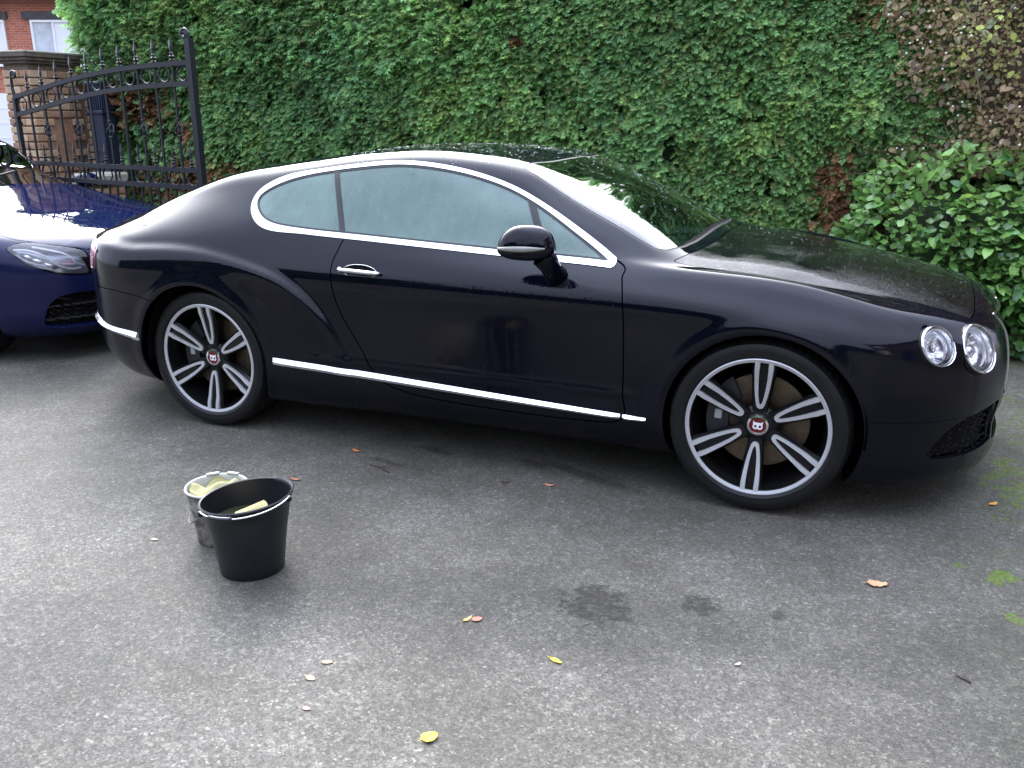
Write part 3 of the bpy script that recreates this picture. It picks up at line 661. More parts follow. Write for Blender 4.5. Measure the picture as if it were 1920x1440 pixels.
        bm_obj('badge_letter', bm, M['white'], wh)
        # brake disc and caliper
        bm = bmesh.new(); add_lathe(bm, [(.075, yo - .125), (.100, yo - .115), (.195, yo - .115), (.195, yo - .145), (.09, yo - .145)], 48, 'Y'); bmesh.ops.recalc_face_normals(bm, faces=bm.faces)
        bm_obj('brake_disc', bm, M['disc'], wh, smooth=.5)
        bm = bmesh.new()
        outer = [(-.215 * math.cos(t), .215 * math.sin(t)) for t in np.linspace(-.75, .95, 12)]; inn = [(-.125 * math.cos(t), .125 * math.sin(t)) for t in np.linspace(.85, -.65, 12)]
        add_prism(bm, outer + inn, .05, Matrix.Translation((0, -(yo - .085), 0))); bmesh.ops.recalc_face_normals(bm, faces=bm.faces)
        bm_obj('brake_caliper', bm, M['trim'], wh, smooth=.5)
        bm = bmesh.new(); add_box(bm, (-.166, -(yo - .083), .010), (.030, .004, .040), bev=.002)
        bm_obj('caliper_tag', bm, simple('pale_tag', (.42, .43, .43), .5), wh)
    return wh
def copy_tree(o, parent):
    c = o.copy(); COL.objects.link(c); c.parent = parent
    for ch in list(o.children):
        d = ch.copy(); COL.objects.link(d); d.parent = c
        for g in list(ch.children):
            e_ = g.copy(); COL.objects.link(e_); e_.parent = d
    return c
w0 = wheel_parts(coupe)
YW = .930 - .1375
w0.location = (0, -YW, .3625)
w1 = copy_tree(w0, coupe); w1.location = (WB, -YW, .3625); w1.rotation_euler = (0, .04, 0.0)
w2 = copy_tree(w0, coupe); w2.location = (0, YW, .3625); w2.rotation_euler = (0, 0, PI)
w3 = copy_tree(w0, coupe); w3.location = (WB, YW, .3625); w3.rotation_euler = (0, 0, PI)

# ---- lamps of the coupe
def headlamp(c, zdir, r, sgn):
    z = Vector(zdir).normalized(); x = (Vector((0, 0, 1)) - z * z.z).normalized(); y = z.cross(x); C0 = Vector(c) - z * .006
    Mx = Matrix(((x.x, y.x, z.x, C0.x), (x.y, y.y, z.y, C0.y), (x.z, y.z, z.z, C0.z), (0, 0, 0, 1)))
    def lathe_obj(name, prof, mat, parent, seg=56, sm=.6):
        bm = bmesh.new(); add_lathe(bm, prof, seg, M=Mx); bmesh.ops.recalc_face_normals(bm, faces=bm.faces); return bm_obj(name, bm, mat, parent, smooth=sm)
    lens = lathe_obj('headlamp', [(.0005, .020), (r * .25, .0188), (r * .5, .0152), (r * .72, .0095), (r * .86, .003), (r * .91, -.001)], M['lens'], coupe, sm=3)
    lathe_obj('lamp_bezel', [(r * .90, -.045), (r * .905, -.004), (r * .93, .004), (r * .965, .0065), (r * .995, .003), (r * 1.0, -.006), (r * .985, -.040)], M['chrome'], lens)
    lathe_obj('lamp_seal', [(r * .99, -.004), (r * 1.02, -.002), (r * 1.025, -.010), (r * 1.0, -.045)], M['seal'], lens)
    bm = bmesh.new(); seg = 60; rings = []
    for k in range(15):
        q = k / 14; rad = r * .90 * q; h = -.080 + .052 * q ** 2.2
        rings.append([bm.verts.new(Mx @ Vector((rad * math.cos(2 * PI * i / seg), rad * math.sin(2 * PI * i / seg), h - (.0035 if (i // 2) % 2 else 0) * math.sin(q * PI)))) for i in range(seg)])
    for A, B in zip(rings[1:], rings[2:]):
        for i in range(seg):
            j = (i + 1) % seg; bm.faces.new((A[i], A[j], B[j], B[i]))
    bm.faces.new(rings[1]); bmesh.ops.recalc_face_normals(bm, faces=bm.faces); bm_obj('reflector', bm, M['lampchrome'], lens, smooth=.5)
    lathe_obj('inner_ring', [(r * .74, -.036), (r * .76, -.026), (r * .80, -.024), (r * .84, -.030)], M['lampchrome'], lens)
    lathe_obj('projector', [(0, -.022), (r * .16, -.024), (r * .24, -.034), (r * .26, -.070)], M['projector_g'], lens, 28)
    if sgn > 0:
        for o in [lens] + list(lens.children):
            me = o.data; co = np.zeros(len(me.vertices) * 3); me.vertices.foreach_get('co', co); co[1::3] *= -1; me.vertices.foreach_set('co', co); me.flip_normals()
    return lens
M['lampchrome'] = simple('lamp_reflector', (.93, .93, .95), .16, .85)
M['projector_g'] = simple('bulb_shield', (.75, .76, .80), .12, .9)
for sgn in (-1, 1):
    for c_, z_, r_ in LAMPS: headlamp(c_, z_, r_, sgn)
# grille and lower intakes
def net(name, f, parent, step=.028, dep=.03, th=.0035, mat='trim', clipx=None):
    """diamond mesh hung behind an opening"""
    back = base.clip(f); back.obj(name, M['void'], parent, lip=0, off=-dep - .015)
    def band(sg):
        def g(p):
            s_ = p.V[:, 2] + sg * (np.abs(p.V[:, 1]) - p.V[:, 0] * 1.2) * .55
            return th - np.abs(((s_ / step) % 1.0) - .5) * step
        return g
    for sg in (-1, 1):
        base.clip(f).clip(band(sg)).obj('grille_mesh', M[mat], parent, lip=.004, off=-dep + .002 * sg)['kind'] = 'stuff'
for sgn in (-1, 1): net('side_intake', (lambda p, q_=sgn: np.minimum(f_fog(p), p.V[:, 1] * q_ - .01)), coupe, .020, .020, .0018)
net('lower_intake', f_low, coupe, .028, .022, .003)
net('radiator_grille', f_grl, coupe, .024, .020, .003)
gr_ring = base.clip(pos(f_grl, -.003)).clip(neg(pos(f_grl, .005))); gr_ring.obj('grille_surround', M['chrome'], coupe, lip=.012, off=.004)

# ---- door mirror
def mirror(sgn):
    bm = bmesh.new(); seg, rg = 40, 22; C0 = Vector((1.802, -1.045, 1.040)); rings = []
    for k in range(rg + 1):
        a = -PI / 2 + PI * k / rg; ring = []
        for i in range(seg):
            b = 2 * PI * i / seg
            ca = max(math.cos(a), 0) ** .78; sp_ = lambda q: math.copysign(abs(q) ** .88, q); nx = ca * sp_(math.cos(b)); ny = ca * sp_(math.sin(b)); nz_ = math.sin(a)
            zz = nz_ * (.097 if nz_ > 0 else .046)
            x = nx * .128; y = ny * (.060 if ny < 0 else .075)
            x *= .97; 
            ring.append(bm.verts.new(C0 + Vector((x + .012 * nz_, y, zz))))
        rings.append(ring)
    for A, B in zip(rings, rings[1:]):
        for i in range(seg):
            j = (i + 1) % seg; bm.faces.new((A[i], A[j], B[j], B[i]))
    bmesh.ops.remove_doubles(bm, verts=bm.verts, dist=1e-5); bmesh.ops.recalc_face_normals(bm, faces=bm.faces)
    housing = bm_obj('door_mirror', bm, M['paint'], coupe, smooth=3)
    bm = bmesh.new()
    pts = [(1.870, -1.030, 1.015), (1.885, -1.010, .985), (1.893, -.975, .945), (1.895, -.925, .915)]
    add_tube(bm, pts, [.052, .046, .042, .050], 18, flat=.62); bm_obj('mirror_stem', bm, M['paint'], housing, smooth=1.2)
    bm = bmesh.new(); rows = []
    for k in range(25):
        t = k / 24; x = 1.800 - .108 + .206 * t; nx = (x - 1.800) / .128
        y = -1.045 - .0610 * math.sqrt(max(1 - nx * nx, 0)) - .0025; hh = .0115 * math.sin(PI * min(max(t, .04), .97)) ** .35; zc = 1.041 + .010 * t
        rows.append([bm.verts.new((x, y + .004, zc + hh)), bm.verts.new((x, y - .002, zc + hh * .6)), bm.verts.new((x, y - .002, zc - hh * .6)), bm.verts.new((x, y + .004, zc - hh))])
    for A, B in zip(rows, rows[1:]):
        for i in range(3): bm.faces.new((A[i], A[i + 1], B[i + 1], B[i]))
    bmesh.ops.recalc_face_normals(bm, faces=bm.faces)
    bm_obj('indicator', bm, M['amberclear'], housing, smooth=3)
    if sgn > 0:
        for o in [housing] + list(housing.children):
            me = o.data; co = np.zeros(len(me.vertices) * 3); me.vertices.foreach_get('co', co); co[1::3] *= -1; me.vertices.foreach_set('co', co); me.flip_normals()
mirror(-1); mirror(1)
# ---- door handles, fuel flap, aerial details
def handle(sgn):
    Y = -.9535
    bm = bmesh.new(); pts = []
    for k in range(17):
        t = k / 16; x = .838 + .225 * t; pts.append((x, Y - .004 - .030 * math.sin(PI * t) ** .6, .884 - .006 * t + .004 * math.sin(PI * t)))
    add_tube(bm, pts, [.0065 + .0040 * math.sin(PI * k / 16) ** .4 for k in range(17)], 12)
    hd = bm_obj('door_handle', bm, M['chrome'], coupe, smooth=3)
    bm = bmesh.new(); ring = []
    for k in range(32):
        a = 2 * PI * k / 32; ring.append((.953 + .088 * math.cos(a), Y - .001, .880 + .032 * math.sin(a)))
    vs_ = [bm.verts.new((x, y + .001, z)) for x, y, z in ring]; bm.faces.new(vs_); bm_obj('handle_recess', bm, M['void'], hd)
    bm = bmesh.new(); add_tube(bm, ring + [ring[0]], .0012, 6, cap=False); bm_obj('recess_rim', bm, M['chrome'], hd, smooth=3)
    bm = bmesh.new(); add_lathe(bm, [(0, .0), (.0105, -.001), (.012, -.006)], 20, 'Y', M=Matrix.Translation((.856, Y - .0215, .886))); bmesh.ops.recalc_face_normals(bm, faces=bm.faces)
    bm_obj('lock_button', bm, M['white'], hd, smooth=3)
    if sgn > 0:
        for o in [hd] + list(hd.children):
            me = o.data; co = np.zeros(len(me.vertices) * 3); me.vertices.foreach_get('co', co); co[1::3] *= -1; me.vertices.foreach_set('co', co); me.flip_normals()
handle(-1); handle(1)
fl = [( -.395 + .085 * math.cos(a), .975 + .040 * math.sin(a)) for a in np.linspace(0, 2 * PI, 40, endpoint=False)]
f_fl = side_f(fl, 10.5)
base.clip(lambda p: -p.V[:, 1]).clip(lambda p: .0016 - np.abs(f_fl(p))).obj('fuel_flap', M['seal'], coupe, lip=0, off=.0012)
# wipers
for (a, b) in (((2.345, .60, 1.012), (2.20, .12, 1.085)), ((2.352, -.10, 1.012), (2.225, -.56, 1.052))):
    bm = bmesh.new(); P0, P1 = Vector(a), Vector(b); add_tube(bm, [P0, P0.lerp(P1, .5) + Vector((0, 0, .012)), P1 + Vector((0, 0, .006))], .006, 6)
    add_tube(bm, [P1.lerp(P0, .85) + Vector((-.03, 0, .008)), P1 + (P1 - P0) * .1 + Vector((0, 0, .004))], .005, 6)
    bm_obj('wiper', bm, M['seal'], coupe, smooth=3)
# ---- cabin
def seat(x, y):
    bm = bmesh.new(); add_box(bm, (x, y, .50), (.50, .50, .18), bev=.05); s_ = bm_obj('seat', bm, M['leather'], coupe, smooth=.8)
    bm = bmesh.new(); add_box(bm, (0, 0, .28), (.15, .48, .62), bev=.05); bmesh.ops.rotate(bm, cent=(0, 0, 0), matrix=Matrix.Rotation(-.30, 3, 'Y'), verts=bm.verts); bmesh.ops.translate(bm, vec=(x - .22, y, .55), verts=bm.verts)
    bm_obj('backrest', bm, M['leather'], s_, smooth=.8)
    bm = bmesh.new(); add_box(bm, (x - .42, y, 1.19), (.09, .26, .16), bev=.035); bm_obj('headrest', bm, M['cream'], s_, smooth=.8)
for y in (-.37, .37): seat(1.28, y); seat(.52, y * .9)
bm = bmesh.new(); add_box(bm, (2.05, 0, .86), (.42, 1.4, .20), bev=.05); bm_obj('dashboard', bm, M['leather'], coupe, smooth=.8)
bm = bmesh.new(); pts = [Vector((1.70 + .07 * math.sin(a), -.37 + .185 * math.cos(a), .93 + .17 * math.sin(a))) for a in np.linspace(0, 2 * PI, 33)]
add_tube(bm, pts, .016, 8, cap=False); add_box(bm, (1.71, -.37, .92), (.05, .30, .05), bev=.015); bm_obj('steering_wheel', bm, M['leather'], coupe, smooth=.8)
bm = bmesh.new(); add_box(bm, (1.80, 0, 1.235), (.03, .24, .06), bev=.012); bm_obj('rear_view_mirror', bm, M['seal'], coupe, smooth=.8)
bm = bmesh.new(); add_box(bm, (.9, 0, .34), (2.6, 1.55, .06)); bm_obj('cabin_floor', bm, M['void'], coupe)
# ---- rain on the upper skin
def droplets(piece, n, smin, smax, name='water_droplets', hmin=.55):
    tri = []
    Q = piece.Q; c = piece.V[Q].mean(1); nn = piece.N[Q].mean(1); a_ = np.linalg.norm(np.cross(piece.V[Q[:, 1]] - piece.V[Q[:, 0]], piece.V[Q[:, 3]] - piece.V[Q[:, 0]]), axis=1)
    a_ = a_ * (nn[:, 2] > hmin); pr = a_ / a_.sum(); pick = RNG.choice(len(Q), n, p=pr)
    u = RNG.random((n, 2)); P = piece.V[Q[pick]]; pt = (P[:, 0] * ((1 - u[:, :1]) * (1 - u[:, 1:])) + P[:, 1] * (u[:, :1] * (1 - u[:, 1:])) + P[:, 2] * (u[:, :1] * u[:, 1:]) + P[:, 3] * ((1 - u[:, :1]) * u[:, 1:]))
    N = nn[pick]; N /= np.linalg.norm(N, axis=1, keepdims=True); T = np.cross(N, [0, 1, 0]); T /= np.linalg.norm(T, axis=1, keepdims=True); B = np.cross(N, T)
    s_ = smin + (smax - smin) * RNG.random(n) ** 3
    tmpl = [(0, 0, .62)] + [(.62 * math.cos(k * PI / 3.5), .62 * math.sin(k * PI / 3.5), .45) for k in range(7)] + [(math.cos(k * PI / 3.5), math.sin(k * PI / 3.5), 0) for k in range(7)]
    tf = []
    for k in range(7): j = (k + 1) % 7; tf += [(0, 1 + k, 1 + j), (1 + k, 8 + k, 8 + j), (1 + k, 8 + j, 1 + j)]
    tm = np.array(tmpl); V = pt[:, None] + s_[:, None, None] * (tm[None, :, 0:1] * T[:, None] + tm[None, :, 1:2] * B[:, None] + tm[None, :, 2:3] * N[:, None])
    F = (np.array(tf)[None] + (np.arange(n) * len(tm))[:, None, None]).reshape(-1, 3)
    o = link(name, fast_mesh(name, V.reshape(-1, 3), F), coupe, M['drop']); o['kind'] = 'stuff'
droplets(windscreen, 520, .0012, .0048)
droplets(base.clip(neg(f_ws)).clip(neg(f_bon)).clip(lambda p: p.V[:, 2] - 1.30).clip(lambda p: p.V[:, 0] - .65), 1100, .0012, .0042)
droplets(base.clip(lambda p: -p.V[:, 1]).clip(lambda p: 9.2 - p.A).clip(lambda p: p.A - 3.2).clip(neg(f_l1)).clip(neg(f_l2)), 420, .0007, .0019, hmin=-1)
droplets(base.clip(f_bon), 700, .0010, .0028)

# ------------------------------------------------------------------ the blue car behind
F_ = 2.873
def bx_(x): return x if x <= .8 else .8 + (x - .8) * .55
ST2 = [(bx_(x), [(y * .972, z) for y, z in q]) for x, q in ST if x < 2.1]
ST2 += [
 (2.06, [(.48,.16),(.84,.18),(.885,.24),(.905,.33),(.912,.42),(.925,.58),(.932,.72),(.928,.83),(.890,.89),(.835,.935),(.80,.952),(.765,.970),(.69,.994),(.40,1.028),(0,1.042)]),
 (2.38, [(.48,.16),(.84,.18),(.885,.24),(.905,.33),(.912,.42),(.925,.57),(.932,.71),(.926,.81),(.885,.870),(.83,.910),(.79,.924),(.745,.937),(.66,.955),(.38,.982),(0,.994)]),
 (F_ - .10, [(.48,.16),(.84,.18),(.88,.24),(.905,.33),(.91,.42),(.925,.56),(.93,.69),(.92,.775),(.885,.832),(.83,.870),(.77,.886),(.69,.901),(.60,.914),(.35,.938),(0,.947)]),
 (F_ + .20, [(.48,.16),(.83,.18),(.87,.24),(.90,.33),(.905,.42),(.918,.55),(.92,.67),(.908,.75),(.87,.802),(.81,.836),(.75,.853),(.68,.867),(.60,.880),(.35,.903),(0,.912)]),
 (F_ + .45, [(.48,.16),(.82,.17),(.86,.22),(.89,.31),(.895,.40),(.908,.53),(.91,.64),(.895,.71),(.85,.760),(.79,.794),(.73,.810),(.66,.823),(.58,.834),(.35,.855),(0,.862)]),
 (F_ + .65, [(.48,.16),(.81,.17),(.85,.22),(.88,.31),(.885,.39),(.898,.51),(.90,.605),(.88,.67),(.84,.715),(.78,.745),(.72,.76),(.65,.772),(.57,.783),(.35,.80),(0,.808)])]
NOSE2 = [(F_ + a, z) for a, z in [(.55,.165),(.76,.175),(.81,.22),(.825,.30),(.83,.37),(.835,.46),(.835,.55),(.832,.61),(.83,.65),(.825,.68),(.82,.70),(.81,.715),(.80,.728),(.785,.742),(.77,.75)]]
BL_RZ = math.radians(-8.0); BL_C = (-2.36, .42)
blue_shell = Shell(ST2, NOSE2, TAIL, F_ + .12, -.35, 2.35, 2.6, du=.02, nvs=110)
BLUE_LOC = (BL_C[0] - F_ * math.cos(BL_RZ), BL_C[1] - F_ * math.sin(BL_RZ), 0)
blue = empty('blue_car', BLUE_LOC, BL_RZ); tag(blue, 'dark blue saloon parked nose-in behind the black coupe, left edge of the photo', 'car')
blue_bvh = None
def on_skin(shell, x, z, side=-1, off=0.0, up=False):
    """point of the skin seen at (x, z) from the side (or at (x, |y|=z) from above)"""
    V = shell.V
    if up: d = (V[:, 0] - x) ** 2 + (np.abs(V[:, 1]) - z) ** 2 + (shell.A < 8.5) * 9
    else: d = (V[:, 0] - x) ** 2 + (V[:, 2] - z) ** 2 + (shell.A > 10.5) * 9
    d = d + (V[:, 1] * side < -1e-6) * 9
    i = np.argsort(d)[:4]; w_ = 1 / (d[i] + 1e-7); w_ /= w_.sum()
    p = (V[i] * w_[:, None]).sum(0); n = (shell.N[i] * w_[:, None]).sum(0)
    if not up: p[0], p[2] = x, z
    return Vector(p + n * off)
def fx(pts): return [(F_ + a, z) for a, z in pts]
BHL = cr_poly(fx([(.474,.756),(.523,.782),(.621,.762),(.703,.738),(.753,.703),(.778,.636),(.786,.574),(.758,.569),(.704,.586),(.611,.640),(.540,.700)]), 6)
b_hl = lambda p: np.minimum(side_f(BHL, 11)(p), np.abs(p.V[:, 1]) - .33)
BIN = cr_poly(fx([(.627,.345),(.655,.406),(.699,.447),(.751,.462),(.80,.460),(.84,.455),(.84,.22),(.76,.222),(.714,.222),(.607,.235)]), 5)
b_in = lambda p: np.minimum(side_f(BIN, 7)(p), np.abs(p.V[:, 1]) - .30)
b_gr = lambda p: np.minimum(np.minimum(.40 - np.abs(p.V[:, 1]), p.V[:, 0] - F_ - .6), np.minimum(p.V[:, 2] - .40, .69 - p.V[:, 2]))
BBON = [(F_ - .87,-.2),(F_ - .80,.0),(F_ - .82,.45),(F_ - .87,.70),(F_ - .75,.775),(F_ - .1,.765),(F_ + .352,.732),(F_ + .461,.700),(F_ + .594,.606),(F_ + .690,.488),(F_ + .750,.395),(F_ + .745,.365),(F_ + .70,.30),(F_ + .715,.1),(F_ + .72,0),(F_ + .72,-.2)]
b_bon = top_f(BBON, 8.0)
BWS = [(1.28,-.2),(1.28,.0),(1.26,.35),(1.245,.60),(1.31,.640),(1.55,.68),(F_ - .93,.70),(F_ - .88,.45),(F_ - .84,0),(F_ - .84,-.2)]
b_ws = top_f(BWS, 9.2)
BDLO = cr_poly([(bx_(x), z) for x, z in [(.275,1.178),(.30,1.118),(.40,1.066),(.60,1.044),(1.0,1.026),(1.5,1.004),(1.95,.995),(2.04,.992),(1.95,1.067),(1.75,1.18),(1.55,1.262),(1.30,1.318),(1.04,1.335),(.78,1.315),(.52,1.282),(.36,1.235)]], 5)
b_dlo = side_f(BDLO)
b0 = blue_shell.piece().clip(lambda p: p.A - .02).clip(arch_f(0, .345, .375)).clip(arch_f(F_, .345, .375))
bw = b0.clip(neg(b_dlo)).clip(neg(b_ws))
bw.clip(pos(b_bon, .0025)).obj('bonnet', M['blue'], blue); bw = bw.clip(neg(b_bon, .0025))
bw = bw.clip(neg(b_hl, .003)).clip(neg(b_in)).clip(neg(b_gr))
f_bfen = side_f(fx([(-.4,.72),(.47,.675),(.53,.690),(.53,.05),(2,.05),(2,.9),(.6,.9),(.5,.70),(.46,.690),(-.4,.735)]), 8)
bw.obj('body', M['blue'], blue, lip=.02)
b0.clip(b_ws).obj('windscreen', M['glass'], blue, lip=0)
for sg in (-1, 1): b0.clip(b_dlo).clip(lambda p: p.V[:, 1] * sg).obj('side_window', M['glass'], blue, lip=0)
blue_shell.piece().clip(lambda p: p.A - .02).clip(arch_f(0, .345, .39)).clip(arch_f(F_, .345, .39)).clip(neg(b_dlo)).clip(neg(b_ws)).clip(neg(b_hl)).clip(neg(b_in)).clip(neg(b_gr)).obj('inner_shell', M['void'], blue, lip=0, off=-.03)
bm = bmesh.new(); add_box(bm, (1.4, 0, .24), (4.1, 1.2, .10)); add_box(bm, (1.4, 0, .6), (3.6, 1.0, .5)); bm_obj('underbody', bm, M['void'], blue)
def blue_lamp(sg):
    side = b0.clip(lambda p: p.V[:, 1] * sg)
    lens = side.clip(b_hl).obj('headlamp', M['lens'], blue, lip=0, off=.001)
    side.clip(pos(b_hl, -.002)).obj('lamp_bowl', simple('lamp_bowl', (.34, .37, .42), .3, .5), lens, lip=0, off=-.055)
    side.clip(pos(b_hl, -.002)).clip(neg(pos(b_hl, .006))).obj('lamp_seal', M['void'], lens, lip=.055, off=-.001)
    for pts, w_, off in (([(.515,.744),(.58,.728),(.64,.695),(.70,.655),(.745,.640)], .005, -.026), ([(.50,.752),(.56,.748),(.62,.722),(.665,.685),(.70,.640),(.735,.612),(.76,.612)], .0085, -.020), ([(.56,.768),(.63,.748),(.69,.722),(.725,.690),(.745,.650),(.768,.628)], .0065, -.018), ([(.50,.735),(.54,.700),(.60,.665),(.66,.640)], .006, -.03)):
        q = cr_poly([(F_ + a, z) for a, z in pts], 6, False)
        bm = bmesh.new(); add_tube(bm, [on_skin(blue_shell, a, z, sg, off) for a, z in q], w_, 8); bm_obj('light_strip', bm, M['lampwhite'], lens, smooth=3)
    for (a0, z0), (a1, z1) in (((.54, .728), (.60, .700)), ((.58, .700), (.655, .665)), ((.63, .672), (.70, .625))):
        bm = bmesh.new(); P0, P1 = on_skin(blue_shell, F_ + a0, z0, sg, -.042), on_skin(blue_shell, F_ + a1, z1, sg, -.042); add_tube(bm, [P0, P0.lerp(P1, .5), P1], [.012, .017, .012], 10); bm_obj('lamp_cell', bm, M['lampchrome'], lens, smooth=3)
M['lampwhite'] = simple('light_guide', (.80, .82, .85), .25)
M['projector'] = simple('projector_glass', (.25, .30, .36), .06, .6)
for sg in (-1, 1): blue_lamp(sg)
def blue_intake(sg):
    side = b0.clip(lambda p: p.V[:, 1] * sg)
    o = side.clip(pos(b_in, -.004)).obj('side_intake', M['void'], blue, lip=0, off=-.05)
    for z0 in (.375, .285):
        side.clip(pos(b_in, -.002)).clip(lambda p: .0055 - np.abs(p.V[:, 2] - z0 + (p.V[:, 0] - F_ - .7) * -.06)).obj('intake_blade', M['trim'], o, lip=.03, off=-.012)
    for sgn2 in (-1, 1):
        mm = side.clip(pos(b_in, .0)).clip(lambda p: .0016 - np.abs((((p.V[:, 2] + sgn2 * (p.V[:, 0] - np.abs(p.V[:, 1])) * .55) / .018) % 1.0) - .5) * .018).obj('intake_mesh', M['trim'], o, lip=0, off=-.030)
        mm['kind'] = 'stuff'
    side.clip(pos(b_in, -.001)).clip(neg(pos(b_in, .005))).obj('intake_rim', M['blue'], o, lip=.045, off=0)
for sg in (-1, 1): blue_intake(sg)
b0.clip(b_gr).obj('radiator_grille', M['void'], blue, lip=0, off=-.04)
bm = bmesh.new(); add_box(bm, (F_ + .80, 0, .545), (.03, .78, .02)); bm_obj('grille_bar', bm, M['chrome'], blue)
for cx, sg in ((0, -1), (0, 1), (F_, -1), (F_, 1)):
    wheel_well(cx, .385, sg * .55, sg * .90, blue)
bw0 = wheel_parts(blue, .338, .250, .245, 'plain')
bm = bmesh.new()
for k in range(10):
    Mr = Matrix.Rotation(k * PI / 5, 4, 'Y'); q = []
    for r_, hw, y in ((.05, .018, -.085), (.24, .012, -.112)):
        q.append([bm.verts.new(Mr @ Vector(p)) for p in ((-hw, y, r_), (hw, y, r_), (hw * .7, y + .04, r_), (-hw * .7, y + .04, r_))])
    for i in range(4):
        j = (i + 1) % 4; bm.faces.new((q[0][i], q[0][j], q[1][j], q[1][i]))
bmesh.ops.recalc_face_normals(bm, faces=bm.faces); bm_obj('spokes', bm, M['alloy'], bw0)
bw0.location = (F_, -.795, .338); bw0.rotation_euler = (0, 0, 0)
for (x, y, r) in ((0, -.795, 0), (F_, .795, PI), (0, .795, PI)):
    c = copy_tree(bw0, blue); c.location = (x, y, .338); c.rotation_euler = (0, 0, r)
for sg in (-1, 1):
    bm = bmesh.new(); bmesh.ops.create_uvsphere(bm, u_segments=24, v_segments=14, radius=1); bmesh.ops.scale(bm, vec=(.07, .115, .07), verts=bm.verts); bmesh.ops.translate(bm, vec=(F_ - 1.22, sg * 1.0, 1.02), verts=bm.verts)
    hm = bm_obj('door_mirror', bm, M['blue'], blue, smooth=3)
    bm = bmesh.new(); add_tube(bm, [(F_ - 1.22, sg * .95, .99), (F_ - 1.22, sg * .84, .955)], [.035, .04], 10); bm_obj('mirror_stem', bm, M['trim'], hm, smooth=3)
for (a, b) in (((F_ - .87, -.35, 1.05), (F_ - 1.03, .25, 1.14)),):
    bm = bmesh.new(); add_tube(bm, [a, b], .008, 6); bm_obj('wiper', bm, M['seal'], blue, smooth=3)
bm = bmesh.new()
for (x, y) in ((1.25, -.37), (1.25, .37)): add_box(bm, (x, y, .80), (.18, .48, .65), bev=.05); add_box(bm, (x - .08, y, 1.18), (.09, .26, .15), bev=.03)
bm_obj('seats', bm, M['leather'], blue, smooth=.8)
bm = bmesh.new(); add_box(bm, (1.75, 0, .88), (.42, 1.3, .18), bev=.05); bm_obj('dashboard', bm, M['leather'], blue, smooth=.8)

# ------------------------------------------------------------------ ground
m = NM('asphalt')
v = m.coord((1, 1, 1)); 
chip = m.new('ShaderNodeTexVoronoi'); chip.inputs['Scale'].default_value = 150; m.l(v, chip.inputs['Vector'])
cs = m.new('ShaderNodeSeparateColor'); m.l(chip.outputs['Color'], cs.inputs[0])
chip2 = m.new('ShaderNodeTexVoronoi'); chip2.inputs['Scale'].default_value = 62; m.l(v, chip2.inputs['Vector'])
cs2 = m.new('ShaderNodeSeparateColor'); m.l(chip2.outputs['Color'], cs2.inputs[0])
big = m.noise(v, .85, 5, .55, .4); mid_ = m.noise(v, 5.0, 6, .65); fine = m.noise(v, 260, 3, .7)
basec = m.ramp(big, [(.36, (.054, .054, .052)), (.52, (.080, .080, .078)), (.66, (.100, .100, .100))])
midc = m.ramp(mid_, [(.3, (.80, .80, .79)), (.7, (1.15, 1.15, 1.16))])
c1 = m.mix(1.0, basec, midc, 'MULTIPLY')
c2 = m.mix(1.0, c1, m.ramp(cs.outputs[0], [(0, (.62, .62, .61)), (.5, (.95, .95, .94)), (.86, (1.2, 1.2, 1.19)), (.97, (1.6, 1.6, 1.58)), (1, (2.1, 2.1, 2.1))]), 'MULTIPLY')
c3 = m.mix(1.0, c2, m.ramp(cs2.outputs[1], [(0, (.86, .86, .86)), (.8, (1.04, 1.04, 1.04)), (.97, (1.3, 1.3, 1.28))]), 'MULTIPLY')
c3 = m.mix(1.0, c3, m.ramp(fine, [(.3, (.62, .62, .62)), (.7, (1.34, 1.34, 1.34))]), 'MULTIPLY')
# stains of oil and dripped water, each at its own place, and the mossy film near the bed
geo = m.new('ShaderNodeNewGeometry')
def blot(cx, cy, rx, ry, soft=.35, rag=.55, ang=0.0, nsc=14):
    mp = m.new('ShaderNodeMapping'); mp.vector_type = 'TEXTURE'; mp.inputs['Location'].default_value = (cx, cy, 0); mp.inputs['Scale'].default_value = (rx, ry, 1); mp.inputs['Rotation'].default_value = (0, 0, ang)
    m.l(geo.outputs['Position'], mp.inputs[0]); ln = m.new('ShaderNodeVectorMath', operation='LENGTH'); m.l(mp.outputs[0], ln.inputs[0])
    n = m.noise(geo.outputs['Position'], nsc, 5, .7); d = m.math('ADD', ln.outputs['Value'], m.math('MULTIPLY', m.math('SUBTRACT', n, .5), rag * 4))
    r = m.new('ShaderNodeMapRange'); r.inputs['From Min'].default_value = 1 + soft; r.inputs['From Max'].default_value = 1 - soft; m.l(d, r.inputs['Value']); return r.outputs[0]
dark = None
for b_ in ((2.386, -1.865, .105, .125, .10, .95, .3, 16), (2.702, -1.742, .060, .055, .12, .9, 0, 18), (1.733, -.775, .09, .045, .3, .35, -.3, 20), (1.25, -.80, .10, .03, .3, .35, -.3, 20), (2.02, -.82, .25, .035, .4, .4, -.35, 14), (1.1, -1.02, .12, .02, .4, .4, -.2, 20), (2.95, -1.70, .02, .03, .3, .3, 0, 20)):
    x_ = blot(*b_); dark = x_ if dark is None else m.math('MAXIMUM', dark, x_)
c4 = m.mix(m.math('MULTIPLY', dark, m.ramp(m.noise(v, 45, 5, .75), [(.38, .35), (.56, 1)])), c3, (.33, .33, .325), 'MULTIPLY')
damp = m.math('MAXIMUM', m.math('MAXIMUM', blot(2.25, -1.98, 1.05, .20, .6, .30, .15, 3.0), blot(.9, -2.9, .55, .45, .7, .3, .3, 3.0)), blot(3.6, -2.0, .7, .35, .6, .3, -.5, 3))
c4 = m.mix(damp, c4, (.70, .71, .72), 'MULTIPLY')
